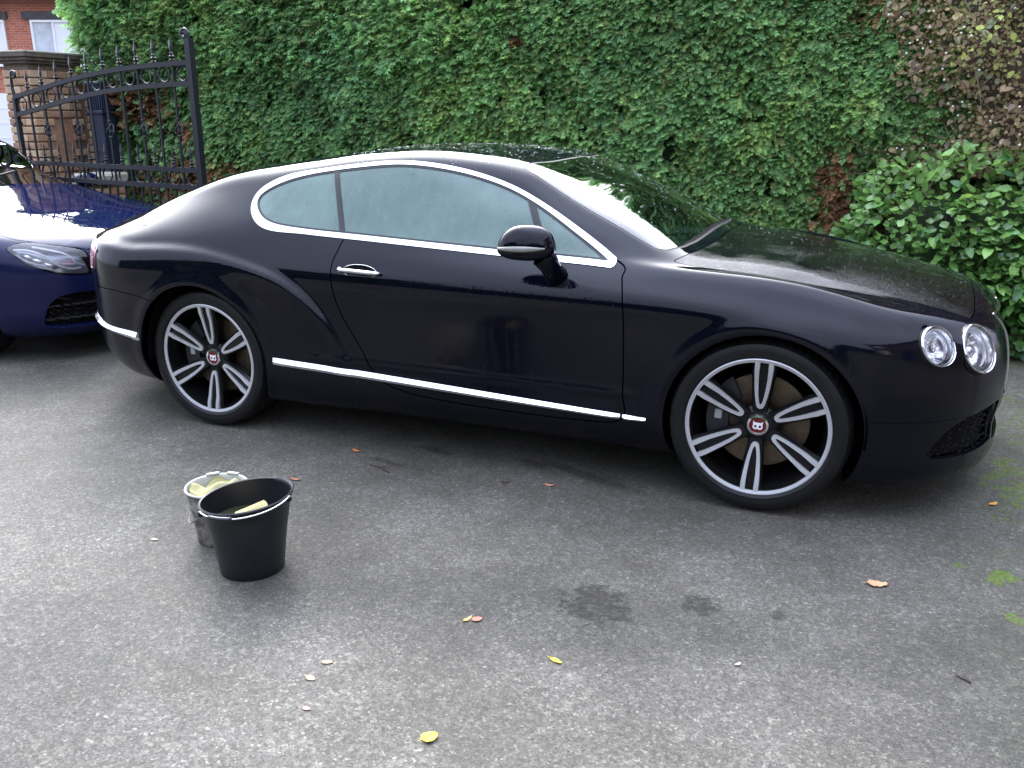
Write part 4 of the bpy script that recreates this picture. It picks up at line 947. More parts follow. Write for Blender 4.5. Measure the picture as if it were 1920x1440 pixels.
mossn = m.ramp(m.noise(v, 24, 5, .7), [(.50, 0), (.60, 1)])
c5 = m.mix(m.math('MULTIPLY', m.math('MULTIPLY', blot(4.15, .4, .75, 2.6, .5, .3, .1, 2.5), mossn), .75), c4, (.045, .065, .018))
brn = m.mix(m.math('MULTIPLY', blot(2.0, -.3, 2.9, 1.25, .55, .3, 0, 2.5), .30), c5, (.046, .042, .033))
hN = m.math('ADD', chip.outputs['Distance'], m.math('MULTIPLY', fine, .6))
brn = m.mix(1.0, brn, (1.27, 1.20, 1.05), 'MULTIPLY')
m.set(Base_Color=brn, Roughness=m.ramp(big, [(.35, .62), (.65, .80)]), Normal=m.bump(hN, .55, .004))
m.p.inputs['Specular IOR Level'].default_value = .25
M['asphalt'] = m.m
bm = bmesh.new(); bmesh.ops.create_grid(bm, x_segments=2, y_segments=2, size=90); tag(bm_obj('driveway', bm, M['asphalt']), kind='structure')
M['soil'] = simple('soil', (.045, .032, .022), .95, 0, .4, 30, .6)
M['verge'] = simple('verge_grass', (.06, .10, .03), .9, 0, .4, 8, .4)
bm = bmesh.new(); add_box(bm, (0, 3.62, .02), (11.5, 2.3, .06)); tag(bm_obj('planting_bed', bm, M['soil']), kind='structure')
M['kerb'] = simple('kerb_stone', (.36, .33, .26), .85, 0, .25, 25, .4)
ked = empty('stone_edging', (4.6, 2.47, 0)); tag(ked, 'weathered buff stone edging at the foot of the glossy green bush', 'edging')
for i in range(9):
    bm = bmesh.new(); add_box(bm, (0, 0, .055), (.585, .09, .13), bev=.008); o = bm_obj('edging_stone', bm, M['kerb'], ked); o.location = (1.2 - i * .6, random.uniform(-.006, .006), 0)
M['paving'] = simple('pavement_slabs', (.40, .385, .34), .85, 0, .15, 3, .2)
bm = bmesh.new(); add_box(bm, (-14, 9.5, .02), (10, 3.0, .06), Matrix.Rotation(.40, 3, 'Z')); tag(bm_obj('pavement', bm, M['paving']), kind='structure')
bm = bmesh.new(); add_box(bm, (-10.6, 6.3, .02), (6, 2.4, .05), Matrix.Rotation(.40, 3, 'Z')); tag(bm_obj('grass_verge', bm, M['verge'], None), kind='structure')

# ------------------------------------------------------------------ leaves and sprays
def vnoise(x, y, s, seed):
    r = np.random.default_rng(seed); out = 0
    for k in range(7):
        a = r.uniform(0, 2 * PI); f = s * r.uniform(.6, 1.7); out = out + np.sin((x * math.cos(a) + y * math.sin(a)) * f * 2 * PI + r.uniform(0, 6.28))
    return out / 3.2
def foliage_mat(name, rough=.5, trans=.35, spec=.3, stops=None):
    m = NM(name); at = m.new('ShaderNodeAttribute'); at.attribute_name = 'tint'
    n = m.noise(m.coord(), 60, 3); c = m.mix(1.0, at.outputs['Color'], m.ramp(n, [(.3, .78), (.7, 1.2)]), 'MULTIPLY')
    m.set(Base_Color=c, Roughness=rough); m.p.inputs['Specular IOR Level'].default_value = spec
    tr = m.new('ShaderNodeBsdfTranslucent'); m.l(c, tr.inputs[0]); ms = m.new('ShaderNodeMixShader'); ms.inputs[0].default_value = trans
    m.l(m.p.outputs[0], ms.inputs[1]); m.l(tr.outputs[0], ms.inputs[2]); m.l(ms.outputs[0], m.out.inputs[0]); return m.m
M['conifer'] = foliage_mat('conifer_spray', .6, .42, .2)
M['leafstuff'] = foliage_mat('leaf', .7, .35, .12)
M['laurelstuff'] = foliage_mat('laurel_leaf_mass', .27, .15, .6)
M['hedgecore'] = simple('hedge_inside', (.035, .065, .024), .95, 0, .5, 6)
def norm(a): return a / np.maximum(np.linalg.norm(a, axis=-1, keepdims=True), 1e-9)
def scatter(tmplV, tmplF, pos, ax, nr, scale, tint, name, parent, mat):
    """place a template (x along the spray, z its face) at pos with axis ax and face normal nr"""
    X = norm(ax); Y = norm(np.cross(nr, X)); Z = np.cross(X, Y); n = len(pos)
    V = pos[:, None] + scale[:, None, None] * (tmplV[None, :, 0:1] * X[:, None] + tmplV[None, :, 1:2] * Y[:, None] + tmplV[None, :, 2:3] * Z[:, None])
    F = (tmplF[None] + (np.arange(n) * len(tmplV))[:, None, None]).reshape(-1, tmplF.shape[1])
    T = np.repeat(tint, len(tmplV), axis=0); T = np.concatenate([T, np.ones((len(T), 1))], 1)
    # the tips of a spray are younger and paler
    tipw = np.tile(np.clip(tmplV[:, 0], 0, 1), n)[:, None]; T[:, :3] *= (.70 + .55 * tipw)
    o = link(name, fast_mesh(name, V.reshape(-1, 3), F, True, T), parent, mat); o['kind'] = 'stuff'; return o
def spray_template(pairs=5, width=.16, seed=0):
    r = np.random.default_rng(seed); V = []; F = []
    def leaflet(p, ang, ln, wd, dz):
        d = np.array([math.cos(ang), math.sin(ang), dz]); s_ = np.array([-math.sin(ang), math.cos(ang), 0]); b = len(V)
        V.extend([p, p + d * ln * .5 + s_ * wd + [0, 0, .02], p + d * ln + [0, 0, -.06], p + d * ln * .5 - s_ * wd + [0, 0, -.02]])
        F.append((b, b + 1, b + 2, b + 3))
    for k in range(pairs):
        t = .12 + .75 * k / (pairs - 1); ln = (.50 - .30 * t) * r.uniform(.8, 1.2)
        for sg in (-1, 1): leaflet(np.array([t, 0, -.12 * t * t]), sg * r.uniform(.55, .95), ln, width * .42 * r.uniform(.8, 1.2), r.uniform(-.35, .15))
    leaflet(np.array([0, 0, 0.]), 0, .6, width * .35, -.05); leaflet(np.array([.5, 0, -.05]), 0, .55, width * .4, -.2)
    return np.array(V), np.array(F)
def hedge_y(x): return 2.78 - .02 * (x + 0) * .9
hedge = empty('conifer_hedge', (0, 3.2, 0)); tag(hedge, 'tall clipped green conifer hedge running behind the black coupe', 'hedge')
hedge.location = (0, 0, 0)
def hedge_disp(x, z): return .11 * vnoise(x, z, .30, 1) + .055 * vnoise(x, z, 1.1, 2) + .035 * vnoise(x, z, 2.6, 3)
def hedge_points(n, x0, x1, z0, z1, rng):
    x = rng.uniform(x0, x1, n); z = rng.uniform(z0, z1, n)
    y = hedge_y(x) - hedge_disp(x, z) + .10 * np.maximum(z - 2.2, 0)
    return np.stack([x, y, z], 1)
def hedge_tint(P, rng, n):
    a = vnoise(P[:, 0], P[:, 2], .35, 21); b = vnoise(P[:, 0] * 1.3, P[:, 2], 1.5, 22)
    base_ = np.array([.190, .345, .122]); yel = np.array([.300, .420, .125]); blu = np.array([.135, .270, .135]); olive = np.array([.19, .21, .075]); brown = np.array([.30, .17, .085])
    c = np.repeat(base_[None], n, 0)
    wy = np.clip(a * .5 + b * .45 + rng.normal(0, .35, n), 0, 1)[:, None]; c = c * (1 - wy) + yel * wy
    wb = np.clip(-a * .5 + rng.normal(0, .3, n), 0, 1)[:, None]; c = c * (1 - wb) + blu * wb
    wo = (rng.random(n) < .06)[:, None] * .8; c = c * (1 - wo) + olive * wo
    bp = 0
    for (cx, cz, rx, rz, s_) in ((-3.98, 1.66, .42, .20, 1.0), (-3.35, 1.42, .14, .12, 1.0), (-3.3, .9, .8, .25, .9), (2.84, .90, .20, .26, 1.0), (2.75, 1.10, .14, .2, .9), (.2, 2.15, .06, .05, .8), (2.95, 2.45, .3, .25, .5), (3.05, .6, .3, .4, .8)):
        bp = np.maximum(bp, s_ * np.exp(-(((P[:, 0] - cx) / rx) ** 2 + ((P[:, 2] - cz) / rz) ** 2) ** 1.5))
    wbn = (rng.random(n) < bp)[:, None] * 1.0; c = c * (1 - wbn) + brown * rng.uniform(.6, 1.3, n)[:, None] * wbn
    return c * rng.uniform(.88, 1.62, n)[:, None] * (1 - .20 * np.clip(vnoise(P[:, 0], P[:, 2], .55, 77) - .1, 0, 1))[:, None]
def hedge_layer(n, x0, x1, z0, z1, s0, s1, depth, seed, dark=1.0, tm=None, droop=(-.95, .05)):
    rng = np.random.default_rng(seed); P = hedge_points(n, x0, x1, z0, z1, rng)
    gap = vnoise(P[:, 0], P[:, 2], 1.9, 31) + rng.normal(0, .35, n); P = P[gap > -.95]; n = len(P)
    P[:, 1] += rng.uniform(-.035, depth, n)
    ax = np.stack([rng.uniform(-.65, .65, n), -rng.uniform(.35, .95, n), rng.uniform(*droop, n)], 1)
    nr = np.stack([rng.normal(0, .45, n), -rng.uniform(.2, .9, n), rng.uniform(.35, 1.2, n)], 1)
    tv, tf = tm if tm else spray_template(6, .19, seed)
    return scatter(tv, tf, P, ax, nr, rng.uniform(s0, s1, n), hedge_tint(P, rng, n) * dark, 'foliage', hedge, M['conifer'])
hedge_layer(33000, -4.35, 3.6, .75, 2.87, .062, .115, .05, 41)
hedge_layer(20000, -4.35, 3.6, .75, 2.87, .060, .11, .09, 42, .9)
hedge_layer(5000, -4.35, 5.5, .05, .8, .08, .14, .08, 43, .8)
hedge_layer(5000, 3.4, 6.0, .8, 2.87, .08, .14, .08, 44, .8)
hedge_layer(2600, -4.7, 0.2, 1.9, 2.95, .10, .17, .02, 45, 1.05, spray_template(7, .13, 5), (-.5, .45))
# overhanging top corner at the gate end, end face and the top
def blob(n, c, r, seed, s0, s1, dark=1.0, tm=None, half=None):
    rng = np.random.default_rng(seed); d = norm(rng.normal(0, 1, (n, 3)))
    if half is not None: d = d[(d @ np.array(half)) > -.3]; n = len(d)
    P = np.array(c) + d * np.array(r) * (1 + .12 * vnoise(d[:, 0] * 2, d[:, 2] * 2, 1, seed))[:, None] * rng.uniform(.86, 1.03, n)[:, None]
    ax = d + np.stack([rng.normal(0, .35, n), rng.normal(0, .35, n), rng.uniform(-.6, .3, n)], 1)
    nr = np.stack([rng.normal(0, .5, n), rng.normal(0, .5, n), rng.uniform(.2, 1, n)], 1)
    tv, tf = tm if tm else spray_template(5, .22, seed)
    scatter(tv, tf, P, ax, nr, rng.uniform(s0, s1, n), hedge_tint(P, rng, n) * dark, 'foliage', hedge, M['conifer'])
blob(4200, (-4.24, 3.10, 2.75), (.48, .50, .62), 51, .09, .17, 1.15, spray_template(7, .13, 6))
blob(2600, (-4.05, 3.25, 1.7), (.42, .62, 1.0), 52, .08, .14, .9)
rng = np.random.default_rng(53); n = 9000; x = rng.uniform(-4.5, 6, n); yy_ = rng.uniform(0, 1.3, n)
P = np.stack([x, hedge_y(x) + .02 + yy_, 2.83 + .08 * vnoise(x, yy_, .8, 54) - .25 * np.maximum(.15 - yy_, 0)], 1)
ax = np.stack([rng.normal(0, .5, n), rng.normal(-.3, .5, n), rng.uniform(.1, 1, n)], 1); nr = np.stack([rng.normal(0, 1, n), -np.ones(n), rng.uniform(0, 1, n)], 1)
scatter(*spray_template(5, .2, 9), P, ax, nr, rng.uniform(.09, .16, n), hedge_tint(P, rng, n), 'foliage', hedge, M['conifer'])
# the dark inside that the gaps show
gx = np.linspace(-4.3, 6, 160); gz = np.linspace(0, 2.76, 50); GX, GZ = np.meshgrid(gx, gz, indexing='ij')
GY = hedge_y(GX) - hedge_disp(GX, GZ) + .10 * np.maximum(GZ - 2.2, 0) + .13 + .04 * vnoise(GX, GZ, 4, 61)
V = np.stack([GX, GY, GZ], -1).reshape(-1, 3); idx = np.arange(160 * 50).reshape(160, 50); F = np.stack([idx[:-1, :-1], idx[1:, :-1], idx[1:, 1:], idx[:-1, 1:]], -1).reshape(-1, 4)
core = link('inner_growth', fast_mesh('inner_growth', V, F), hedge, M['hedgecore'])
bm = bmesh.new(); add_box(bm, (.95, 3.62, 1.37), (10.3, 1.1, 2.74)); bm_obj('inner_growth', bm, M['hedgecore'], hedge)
M['bark'] = simple('bark', (.07, .05, .035), .9, 0, .4, 30, .5)
for i, x in enumerate(np.linspace(-3.9, 5.6, 12)):
    bm = bmesh.new(); add_tube(bm, [(x, 3.25, 0), (x + .03, 3.27, 1.2), (x, 3.25, 2.6)], [.055, .045, .02], 8); bm_obj('trunk', bm, M['bark'], hedge, smooth=3)

# ---- broad leaved shrubs
def leaf_mesh(name, L_=1.0, W=.46, fold=.10, curl=.18, mat=None, nseg=5, seed=0):
    r = random.Random(seed); bm = bmesh.new(); rows = []
    for k in range(nseg + 1):
        t = k / nseg; w_ = W / 2 * math.sin(PI * min(max(t, .0) ** .82, 1)) ** .75; z = curl * (t * t) * -1 + .04 * r.uniform(-1, 1) * (0 < k < nseg)
        rows.append([bm.verts.new((t * L_, -w_, z + fold * w_ * 2)), bm.verts.new((t * L_, 0, z)), bm.verts.new((t * L_, w_, z + fold * w_ * 2))])
    for A, B in zip(rows, rows[1:]):
        for i in range(2):
            try: bm.faces.new((A[i], B[i], B[i + 1], A[i + 1]))
            except ValueError: pass
    bmesh.ops.remove_doubles(bm, verts=bm.verts, dist=1e-5)
    me = bpy.data.meshes.new(name); bm.to_mesh(me); bm.free()
    for p in me.polygons: p.use_smooth = True
    if mat: me.materials.append(mat)
    return me
def leaf_mat(name, col, rough=.28, trans=.18, vein=True):
    m = NM(name); oi = m.new('ShaderNodeObjectInfo'); n = m.noise(m.coord((1, 1, 1)), 9, 3)
    c = m.mix(1.0, m.mix(1.0, col, m.ramp(oi.outputs['Random'], [(0, .62), (1, 1.4)]), 'MULTIPLY') , m.ramp(n, [(.3, .85), (.7, 1.15)]), 'MULTIPLY')
    m.set(Base_Color=c, Roughness=rough); m.p.inputs['Specular IOR Level'].default_value = .5
    tr = m.new('ShaderNodeBsdfTranslucent'); m.l(c, tr.inputs[0]); ms = m.new('ShaderNodeMixShader'); ms.inputs[0].default_value = trans
    m.l(m.p.outputs[0], ms.inputs[1]); m.l(tr.outputs[0], ms.inputs[2]); m.l(ms.outputs[0], m.out.inputs[0]); return m.m
LG = [leaf_mat('laurel_green', (.11, .25, .06)), leaf_mat('laurel_mid', (.19, .36, .085)), leaf_mat('laurel_dark', (.07, .18, .06)), leaf_mat('laurel_lime', (.20, .30, .045))]
LM = [[leaf_mesh('leaf', W=w_, curl=c_, fold=f_, mat=g, seed=i) for i, (w_, c_, f_) in enumerate(((.50, .10, .10), (.58, .22, .16), (.46, .16, .05)))] for g in LG]
def orient(ax, nr):
    X = Vector(ax).normalized(); Y = Vector(nr).cross(X).normalized(); Z = X.cross(Y); return Matrix((X, Y, Z)).transposed()
def place_leaf(me, p, ax, nr, s_, parent, name='leaf'):
    o = link(name, me, parent); o.matrix_local = Matrix.Translation(p) @ orient(ax, nr).to_4x4() @ Matrix.Scale(s_, 4); return o
laurel = empty('laurel_bush', (4.1, 2.5, 0)); tag(laurel, 'glossy bright green broad-leaved bush beyond the bonnet of the black coupe', 'bush')
LC = np.array([4.35, 2.72, .60]); LR = np.array([1.46, .62, .73])
def laurel_surface(n, rng):
    """a box with rounded edges"""
    d = norm(rng.normal(0, 1, (n, 3)) * [1, 1.9, 1]); q = d / (np.abs(d) ** 4).sum(1, keepdims=True) ** .25 if False else d / (np.sum(np.abs(d) ** 3.4, axis=1, keepdims=True)) ** (1 / 3.4)
    P = LC + q * LR * (1 + .05 * vnoise(d[:, 0] * 3, d[:, 2] * 3, 1, 71))[:, None]; N_ = norm(np.sign(q) * np.abs(q) ** 2.4 / LR); return P, N_
rng = np.random.default_rng(72); P, N_ = laurel_surface(16000, rng)
vis = (P[:, 1] < 2.75) | (P[:, 2] > 1.1); P, N_ = P[vis], N_[vis]; n = len(P)
P = P - N_ * rng.uniform(-.03, .12, n)[:, None]
ax = norm(N_ * .55 + np.stack([rng.normal(0, .6, n), rng.normal(-.15, .35, n), rng.uniform(-.55, .75, n)], 1)); nr = np.stack([rng.normal(0, .3, n), -rng.uniform(.2, .9, n), rng.uniform(.35, 1.1, n)], 1)
lt = leaf_mesh('tmp_leaf', W=.50, curl=.18, fold=.12, nseg=4); tv = np.array([v_.co[:] for v_ in lt.vertices]); tf = np.array([list(p.vertices) + ([p.vertices[-1]] if len(p.vertices) == 3 else []) for p in lt.polygons if len(p.vertices) == 4])
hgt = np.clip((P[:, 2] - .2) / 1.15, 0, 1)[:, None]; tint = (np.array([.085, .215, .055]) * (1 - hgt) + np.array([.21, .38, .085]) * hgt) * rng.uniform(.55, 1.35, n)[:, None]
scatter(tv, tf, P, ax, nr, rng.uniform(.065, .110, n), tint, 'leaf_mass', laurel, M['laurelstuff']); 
bpy.data.objects['leaf_mass'].location = (-4.1, -2.5, 0)
rng = np.random.default_rng(73); P, N_ = laurel_surface(5200, rng); keep = (P[:, 0] < 4.25) & ((P[:, 1] < 2.32) | ((P[:, 2] > 1.2) & (P[:, 1] < 2.7)) | (P[:, 0] < 3.0) & (P[:, 1] < 2.6)) & (P[:, 2] > .1); P, N_ = P[keep][:300], N_[keep][:300]
for p, nn_ in zip(P, N_):
    a = norm(nn_ * .45 + np.array([random.gauss(0, .6), random.gauss(-.1, .3), random.uniform(-.6, .65)])); nr_ = (random.gauss(0, .3), -random.uniform(.35, 1.1), random.uniform(.35, 1.0))
    k = random.random(); top = p[2] > 1.12; gi = 3 if k < (.10 if top else .015) else (1 if k < (.75 if top else .38) else (0 if k < .85 else 2))
    place_leaf(random.choice(LM[gi]), Vector(p + nn_ * .03) - Vector((4.1, 2.5, 0)), a, nr_, random.uniform(.078, .110), laurel)
bm = bmesh.new(); bmesh.ops.create_icosphere(bm, subdivisions=4, radius=1)
for v_ in bm.verts:
    d = np.array(v_.co); q = d / (np.sum(np.abs(d) ** 3.4)) ** (1 / 3.4); v_.co = Vector(LC + q * (LR - .24)) - Vector((4.1, 2.5, 0))
bm_obj('inner_growth', bm, M['hedgecore'], laurel)
for i in range(26):
    bm = bmesh.new(); x = random.uniform(3.0, 5.4); y = random.uniform(2.2, 2.6); z = random.uniform(.15, .5); dx = random.uniform(-.3, .3)
    add_tube(bm, [(x - 4.1, y - 2.5 + .15, z), (x - 4.1 + dx * .5, y - 2.5, z + .4), (x - 4.1 + dx, y - 2.5 - .02, min(z + .75, 1.28))], [.008, .006, .003], 6); bm_obj('stem', bm, M['bark'], laurel, smooth=3)

# ---- the half bare climber on the right
climber = empty('brown_climber', (3.9, 2.5, 0)); tag(climber, 'half-dead brown climber with pale berries growing over the hedge, top right', 'climbing plant')
DC = [leaf_mat('withered_leaf', (.35, .255, .15), .6, .3), leaf_mat('tan_leaf', (.42, .32, .17), .6, .35), leaf_mat('yellow_green_leaf', (.48, .55, .13), .45, .4), leaf_mat('dusky_leaf', (.23, .175, .12), .6, .2), leaf_mat('grey_green_leaf', (.26, .31, .16), .5, .3)]
DM = [[leaf_mesh('climber_leaf', W=w_, curl=c_, fold=.12, mat=g, nseg=4, seed=9 + i) for i, (w_, c_) in enumerate(((.75, .2), (.6, .35)))] for g in DC]
def climber_edge(z): return 3.08 + .10 * math.sin(z * 5) + .04 * math.sin(z * 13)
def climber_pts(n, rng, x1=5.6):
    z = rng.uniform(1.18, 3.05, n); e0 = 3.10 + .10 * np.sin(z * 5) + .05 * np.sin(z * 13); x = e0 + (x1 - e0) * rng.random(n) ** 1.15
    y = 2.56 - .20 * np.minimum((x - e0) * 2.5, 1) - .10 * vnoise(x, z, .7, 81) - .05 * vnoise(x, z, 2.2, 82); return np.stack([x, y, z], 1)
rng = np.random.default_rng(83); n = 15000; P = climber_pts(n, rng); P[:, 1] += rng.uniform(-.02, .14, n)
ax = np.stack([rng.normal(0, .6, n), -rng.uniform(.1, .8, n), rng.uniform(-1, .25, n)], 1); nr = np.stack([rng.normal(0, .5, n), -rng.uniform(.3, 1, n), rng.uniform(.1, 1, n)], 1)
pal = np.array([(.34, .25, .14), (.48, .37, .20), (.22, .165, .10), (.60, .50, .25), (.40, .44, .17)]); pk = rng.choice(5, n, p=[.34, .26, .22, .09, .09])
kk = (P[:, 0] > 3.42) & (P[:, 2] > 1.78) & (rng.random(n) < .30); pk[kk] = 4; tint = pal[pk] * rng.uniform(.6, 1.4, n)[:, None]
o = scatter(tv, tf, P, ax, nr, rng.uniform(.026, .052, n), tint, 'withered_leaves', climber, M['leafstuff']); o.location = (-3.9, -2.5, 0)
P = climber_pts(700, rng, 3.98)
cnt = 0
for p in P:
    if cnt >= 290: break
    g = p[0] > 3.42 and p[2] > 1.78; r_ = random.random()
    gi = (2 if r_ < .62 else (4 if r_ < .85 else 1)) if g and r_ < .95 else (1 if r_ < .28 else (0 if r_ < .7 else (3 if r_ < .9 else 4)))
    place_leaf(random.choice(DM[gi]), Vector(p) + Vector((-3.9, -2.53, 0)), (random.gauss(0, .5), -random.uniform(.1, .7), random.uniform(-1, .2)), (random.gauss(0, .4), -random.uniform(.5, 1), random.uniform(.1, .8)), random.uniform(.036, .062), climber); cnt += 1
bm = bmesh.new(); bmesh.ops.create_icosphere(bm, subdivisions=1, radius=.0085); bme = bpy.data.meshes.new('berry'); bm.to_mesh(bme); bm.free(); bme.materials.append(simple('snow_berry', (.85, .83, .74), .4))
for p in climber_pts(70, rng, 4.1): 
    o = link('berry', bme, climber); o.location = Vector(p) + Vector((-3.9, -2.56, 0))
for i in range(90):
    bm = bmesh.new(); p = climber_pts(1, rng, 4.3)[0]; q = Vector(p) + Vector((-3.9, -2.53, 0)); d = Vector((random.uniform(-.6, .3), random.uniform(-.15, .05), random.uniform(-.45, .35))).normalized() * random.uniform(.15, .42)
    add_tube(bm, [q, q + d * .5 + Vector((0, 0, random.uniform(-.03, .03))), q + d], [.0035, .0025, .0012], 5); bm_obj('twig', bm, M['twig'] if 'twig' in M else M.setdefault('twig', simple('twig', (.16, .115, .075), .8)), climber, smooth=3)
gx = np.linspace(3.15, 5.6, 40); gz = np.linspace(1.15, 3.0, 30); GX, GZ = np.meshgrid(gx, gz, indexing='ij'); GY = 2.62 + 0 * GX - .15 * np.minimum((GX - 3.1) * 2, 1) - .10 * vnoise(GX, GZ, .7, 81)
idx = np.arange(1200).reshape(40, 30); link('inner_growth', fast_mesh('inner_growth', np.stack([GX - 3.9, GY - 2.5 + .05, GZ], -1).reshape(-1, 3), np.stack([idx[:-1, :-1], idx[1:, :-1], idx[1:, 1:], idx[:-1, 1:]], -1).reshape(-1, 4)), climber, simple('climber_inside', (.10, .07, .05), .95))

# ------------------------------------------------------------------ brick pier and walls
BR = [simple('brick_tan', (.47, .30, .175), .85, 0, .3, 30, .5), simple('brick_brown', (.37, .215, .125), .85, 0, .3, 30, .5), simple('brick_buff', (.54, .38, .24), .85, 0, .25, 30, .5)]
M['mortar'] = simple('mortar', (.16, .12, .085), .95, 0, .3, 40, .4)
M['stone'] = simple('coping_stone', (.40, .37, .30), .85, 0, .25, 14, .4)
M['stonedark'] = simple('weathered_stone', (.13, .105, .08), .9, 0, .35, 14, .4)
BMESH = []
for k in range(6):
    bm = bmesh.new(); add_box(bm, (0, 0, 0), (.212 * (1 if k < 3 else .49), .05, .064), bev=.006)
    for v_ in bm.verts: v_.co += Vector((random.uniform(-.002, .002), random.uniform(-.003, .003), random.uniform(-.002, .002)))
    me = bpy.data.meshes.new('brick'); bm.to_mesh(me); bm.free(); me.materials.append(BR[k % 3]); BMESH.append(me)
def brick_face(parent, o, dirx, nrm, wlen, z0, z1, skip=None):
    """courses of bricks on a face starting at o, running along dirx, proud of the core by 10 mm"""
    ang = math.atan2(dirx[1], dirx[0]); row = 0; z = z0 + .0375
    while z < z1 - .03:
        s_ = 0.0; half = row % 2
        first = .104 if half else .212
        while s_ < wlen - .04:
            ln = first if s_ == 0 else .212
            ln = min(ln, wlen - s_); small = ln < .15; me = random.choice(BMESH[3:] if small else BMESH[:3]); sx_ = ln / (.104 if small else .212)
            c = s_ + ln / 2
            if not (skip and skip(c, z)):
                b = link('brick', me, parent); b.location = (o[0] + dirx[0] * c + nrm[0] * random.uniform(-.017, -.012), o[1] + dirx[1] * c + nrm[1] * random.uniform(-.017, -.012), z); b.rotation_euler = (0, 0, ang); b.scale = (sx_, 1, 1)
            s_ += ln + .010
        z += .075; row += 1
pier = empty('gate_pier', (-4.80, 2.44, 0)); tag(pier, 'tan brick gate pier with moulded stone cap behind the iron gate', 'gate pier')
def rel(p, q): return (p[0] - q[0], p[1] - q[1])
bm = bmesh.new(); add_box(bm, (0, 0, 1.03), (.34 - .02, .58 - .02, 2.06)); bm_obj('core', bm, M['mortar'], pier)
pan = lambda c, z: abs(c - .31) < .155 and 1.10 < z < 1.58
brick_face(pier, rel((-4.63, 2.15), (-4.80, 2.44)), (0, 1), (1, 0), .58, .72, 2.04, pan)
brick_face(pier, rel((-4.97, 2.15), (-4.80, 2.44)), (1, 0), (0, -1), .34, .72, 2.04)
bm = bmesh.new(); add_box(bm, (.158, .02, 1.34), (.014, .285, .46)); bm_obj('recessed_panel', bm, simple('panel_brick', (.34, .19, .115), .9, 0, .3, 20, .4), pier)
for z, e_, h_, mt in ((2.065, .03, .03, 'stonedark'), (2.092, .055, .030, 'stonedark'), (2.128, .075, .040, 'stonedark'), (2.156, .08, .018, 'stone')):
    bm = bmesh.new(); add_box(bm, (0, 0, z), (.34 + 2 * e_, .58 + 2 * e_, h_), bev=.004); bm_obj('cap_course', bm, M[mt], pier)
gwall = empty('garden_wall', (-4.75, 3.5, 0)); tag(gwall, 'low tan brick wall with stone coping running back from the gate pier', 'wall')
bm = bmesh.new(); add_box(bm, (0, 0, .98), (.20, 1.4, 1.96)); bm_obj('core', bm, M['mortar'], gwall)
brick_face(gwall, (.115, -.70), (0, 1), (1, 0), 1.0, .9, 1.95)
bm = bmesh.new(); add_box(bm, (0, 0, 1.99), (.30, 1.4, .06), bev=.01); bm_obj('coping', bm, M['stonedark'], gwall)
stub = empty('brick_pedestal', (-4.02, 2.28, 0)); tag(stub, 'short brick pedestal topped with a pale stone, seen through the foot of the gate', 'pedestal')
bm = bmesh.new(); add_box(bm, (.02, 0, .46), (.26, .30, .92)); bm_obj('core', bm, M['mortar'], stub)
brick_face(stub, (-.11, -.16), (1, 0), (0, -1), .27, .15, .93); brick_face(stub, (.16, -.16), (0, 1), (1, 0), .32, .15, .93)
bm = bmesh.new(); add_box(bm, (.03, -.02, .985), (.36, .40, .10), Matrix.Rotation(.15, 3, 'Z'), bev=.02); bm_obj('pale_stone', bm, M['stone'], stub, smooth=.6)
post = empty('fluted_post', (-4.14, 2.52, 0)); tag(post, 'dark blue fluted iron post between the brick pier and the hedge', 'gate post')
M['bluepost'] = simple('post_paint', (.012, .018, .040), .4, 0, .2, 20)
bm = bmesh.new(); add_box(bm, (0, 0, .93), (.17, .17, 1.86), bev=.008); bm_obj('shaft', bm, M['bluepost'], post)
for z in (1.60, 1.87): bm = bmesh.new(); add_box(bm, (0, 0, z), (.21, .21, .035), bev=.008); bm_obj('collar', bm, M['bluepost'], post)
for i in range(7):
    bm = bmesh.new(); add_box(bm, (-.078 + i * .026, -.090, 1.735), (.013, .014, .22), bev=.003); bm_obj('flute', bm, M['bluepost'], post)
    bm = bmesh.new(); add_box(bm, (.090, -.078 + i * .026, 1.735), (.014, .013, .22), bev=.003); bm_obj('flute', bm, M['bluepost'], post)
bm = bmesh.new(); add_box(bm, (0, 0, 1.30), (.182, .182, .02)); 
for i in range(16): a = 2 * PI * i / 16; add_box(bm, (.05 * math.cos(a), -.088, 1.18 + .05 * math.sin(a)), (.018, .012, .018), bev=.004)
o = bm_obj('cast_rosette', bm, M['bluepost'], post); o['kind'] = 'stuff'

# ------------------------------------------------------------------ iron gate
GL, GR = Vector((-4.03, 1.47, 0)), Vector((-1.84, 1.242, 0)); GLEN = (GR - GL).length; GA = math.atan2(GR.y - GL.y, GR.x - GL.x)
gate = empty('iron_gate', GL, GA); tag(gate, 'black wrought iron driveway gate with arched top, spear finials and rings', 'gate')
M['iron'] = simple('painted_iron', (.011, .012, .016), .38, 0, .25, 40)
def gpart(name, bm, smooth=None): return bm_obj(name, bm, M['iron'], gate, smooth=smooth)
def top_z(s_): return float(np.interp(s_, [0, .3, .558, .85, 1.164, 1.45, 1.7, 2.0, 2.2], [1.722, 1.770, 1.815, 1.862, 1.899, 1.922, 1.936, 1.946, 1.948]))
def beam(bm, zf, h, d, s0=0.0, s1=GLEN, n=24):
    rows = []
    for i in range(n + 1):
        s_ = s0 + (s1 - s0) * i / n; z = zf(s_); rows.append([bm.verts.new((s_, y, z + q)) for y, q in ((-d / 2, -h / 2), (d / 2, -h / 2), (d / 2, h / 2), (-d / 2, h / 2))])
    for A, B in zip(rows, rows[1:]):
        for i in range(4): j = (i + 1) % 4; bm.faces.new((A[i], A[j], B[j], B[i]))
    bm.faces.new(rows[0]); bm.faces.new(list(reversed(rows[-1]))); bmesh.ops.recalc_face_normals(bm, faces=bm.faces)
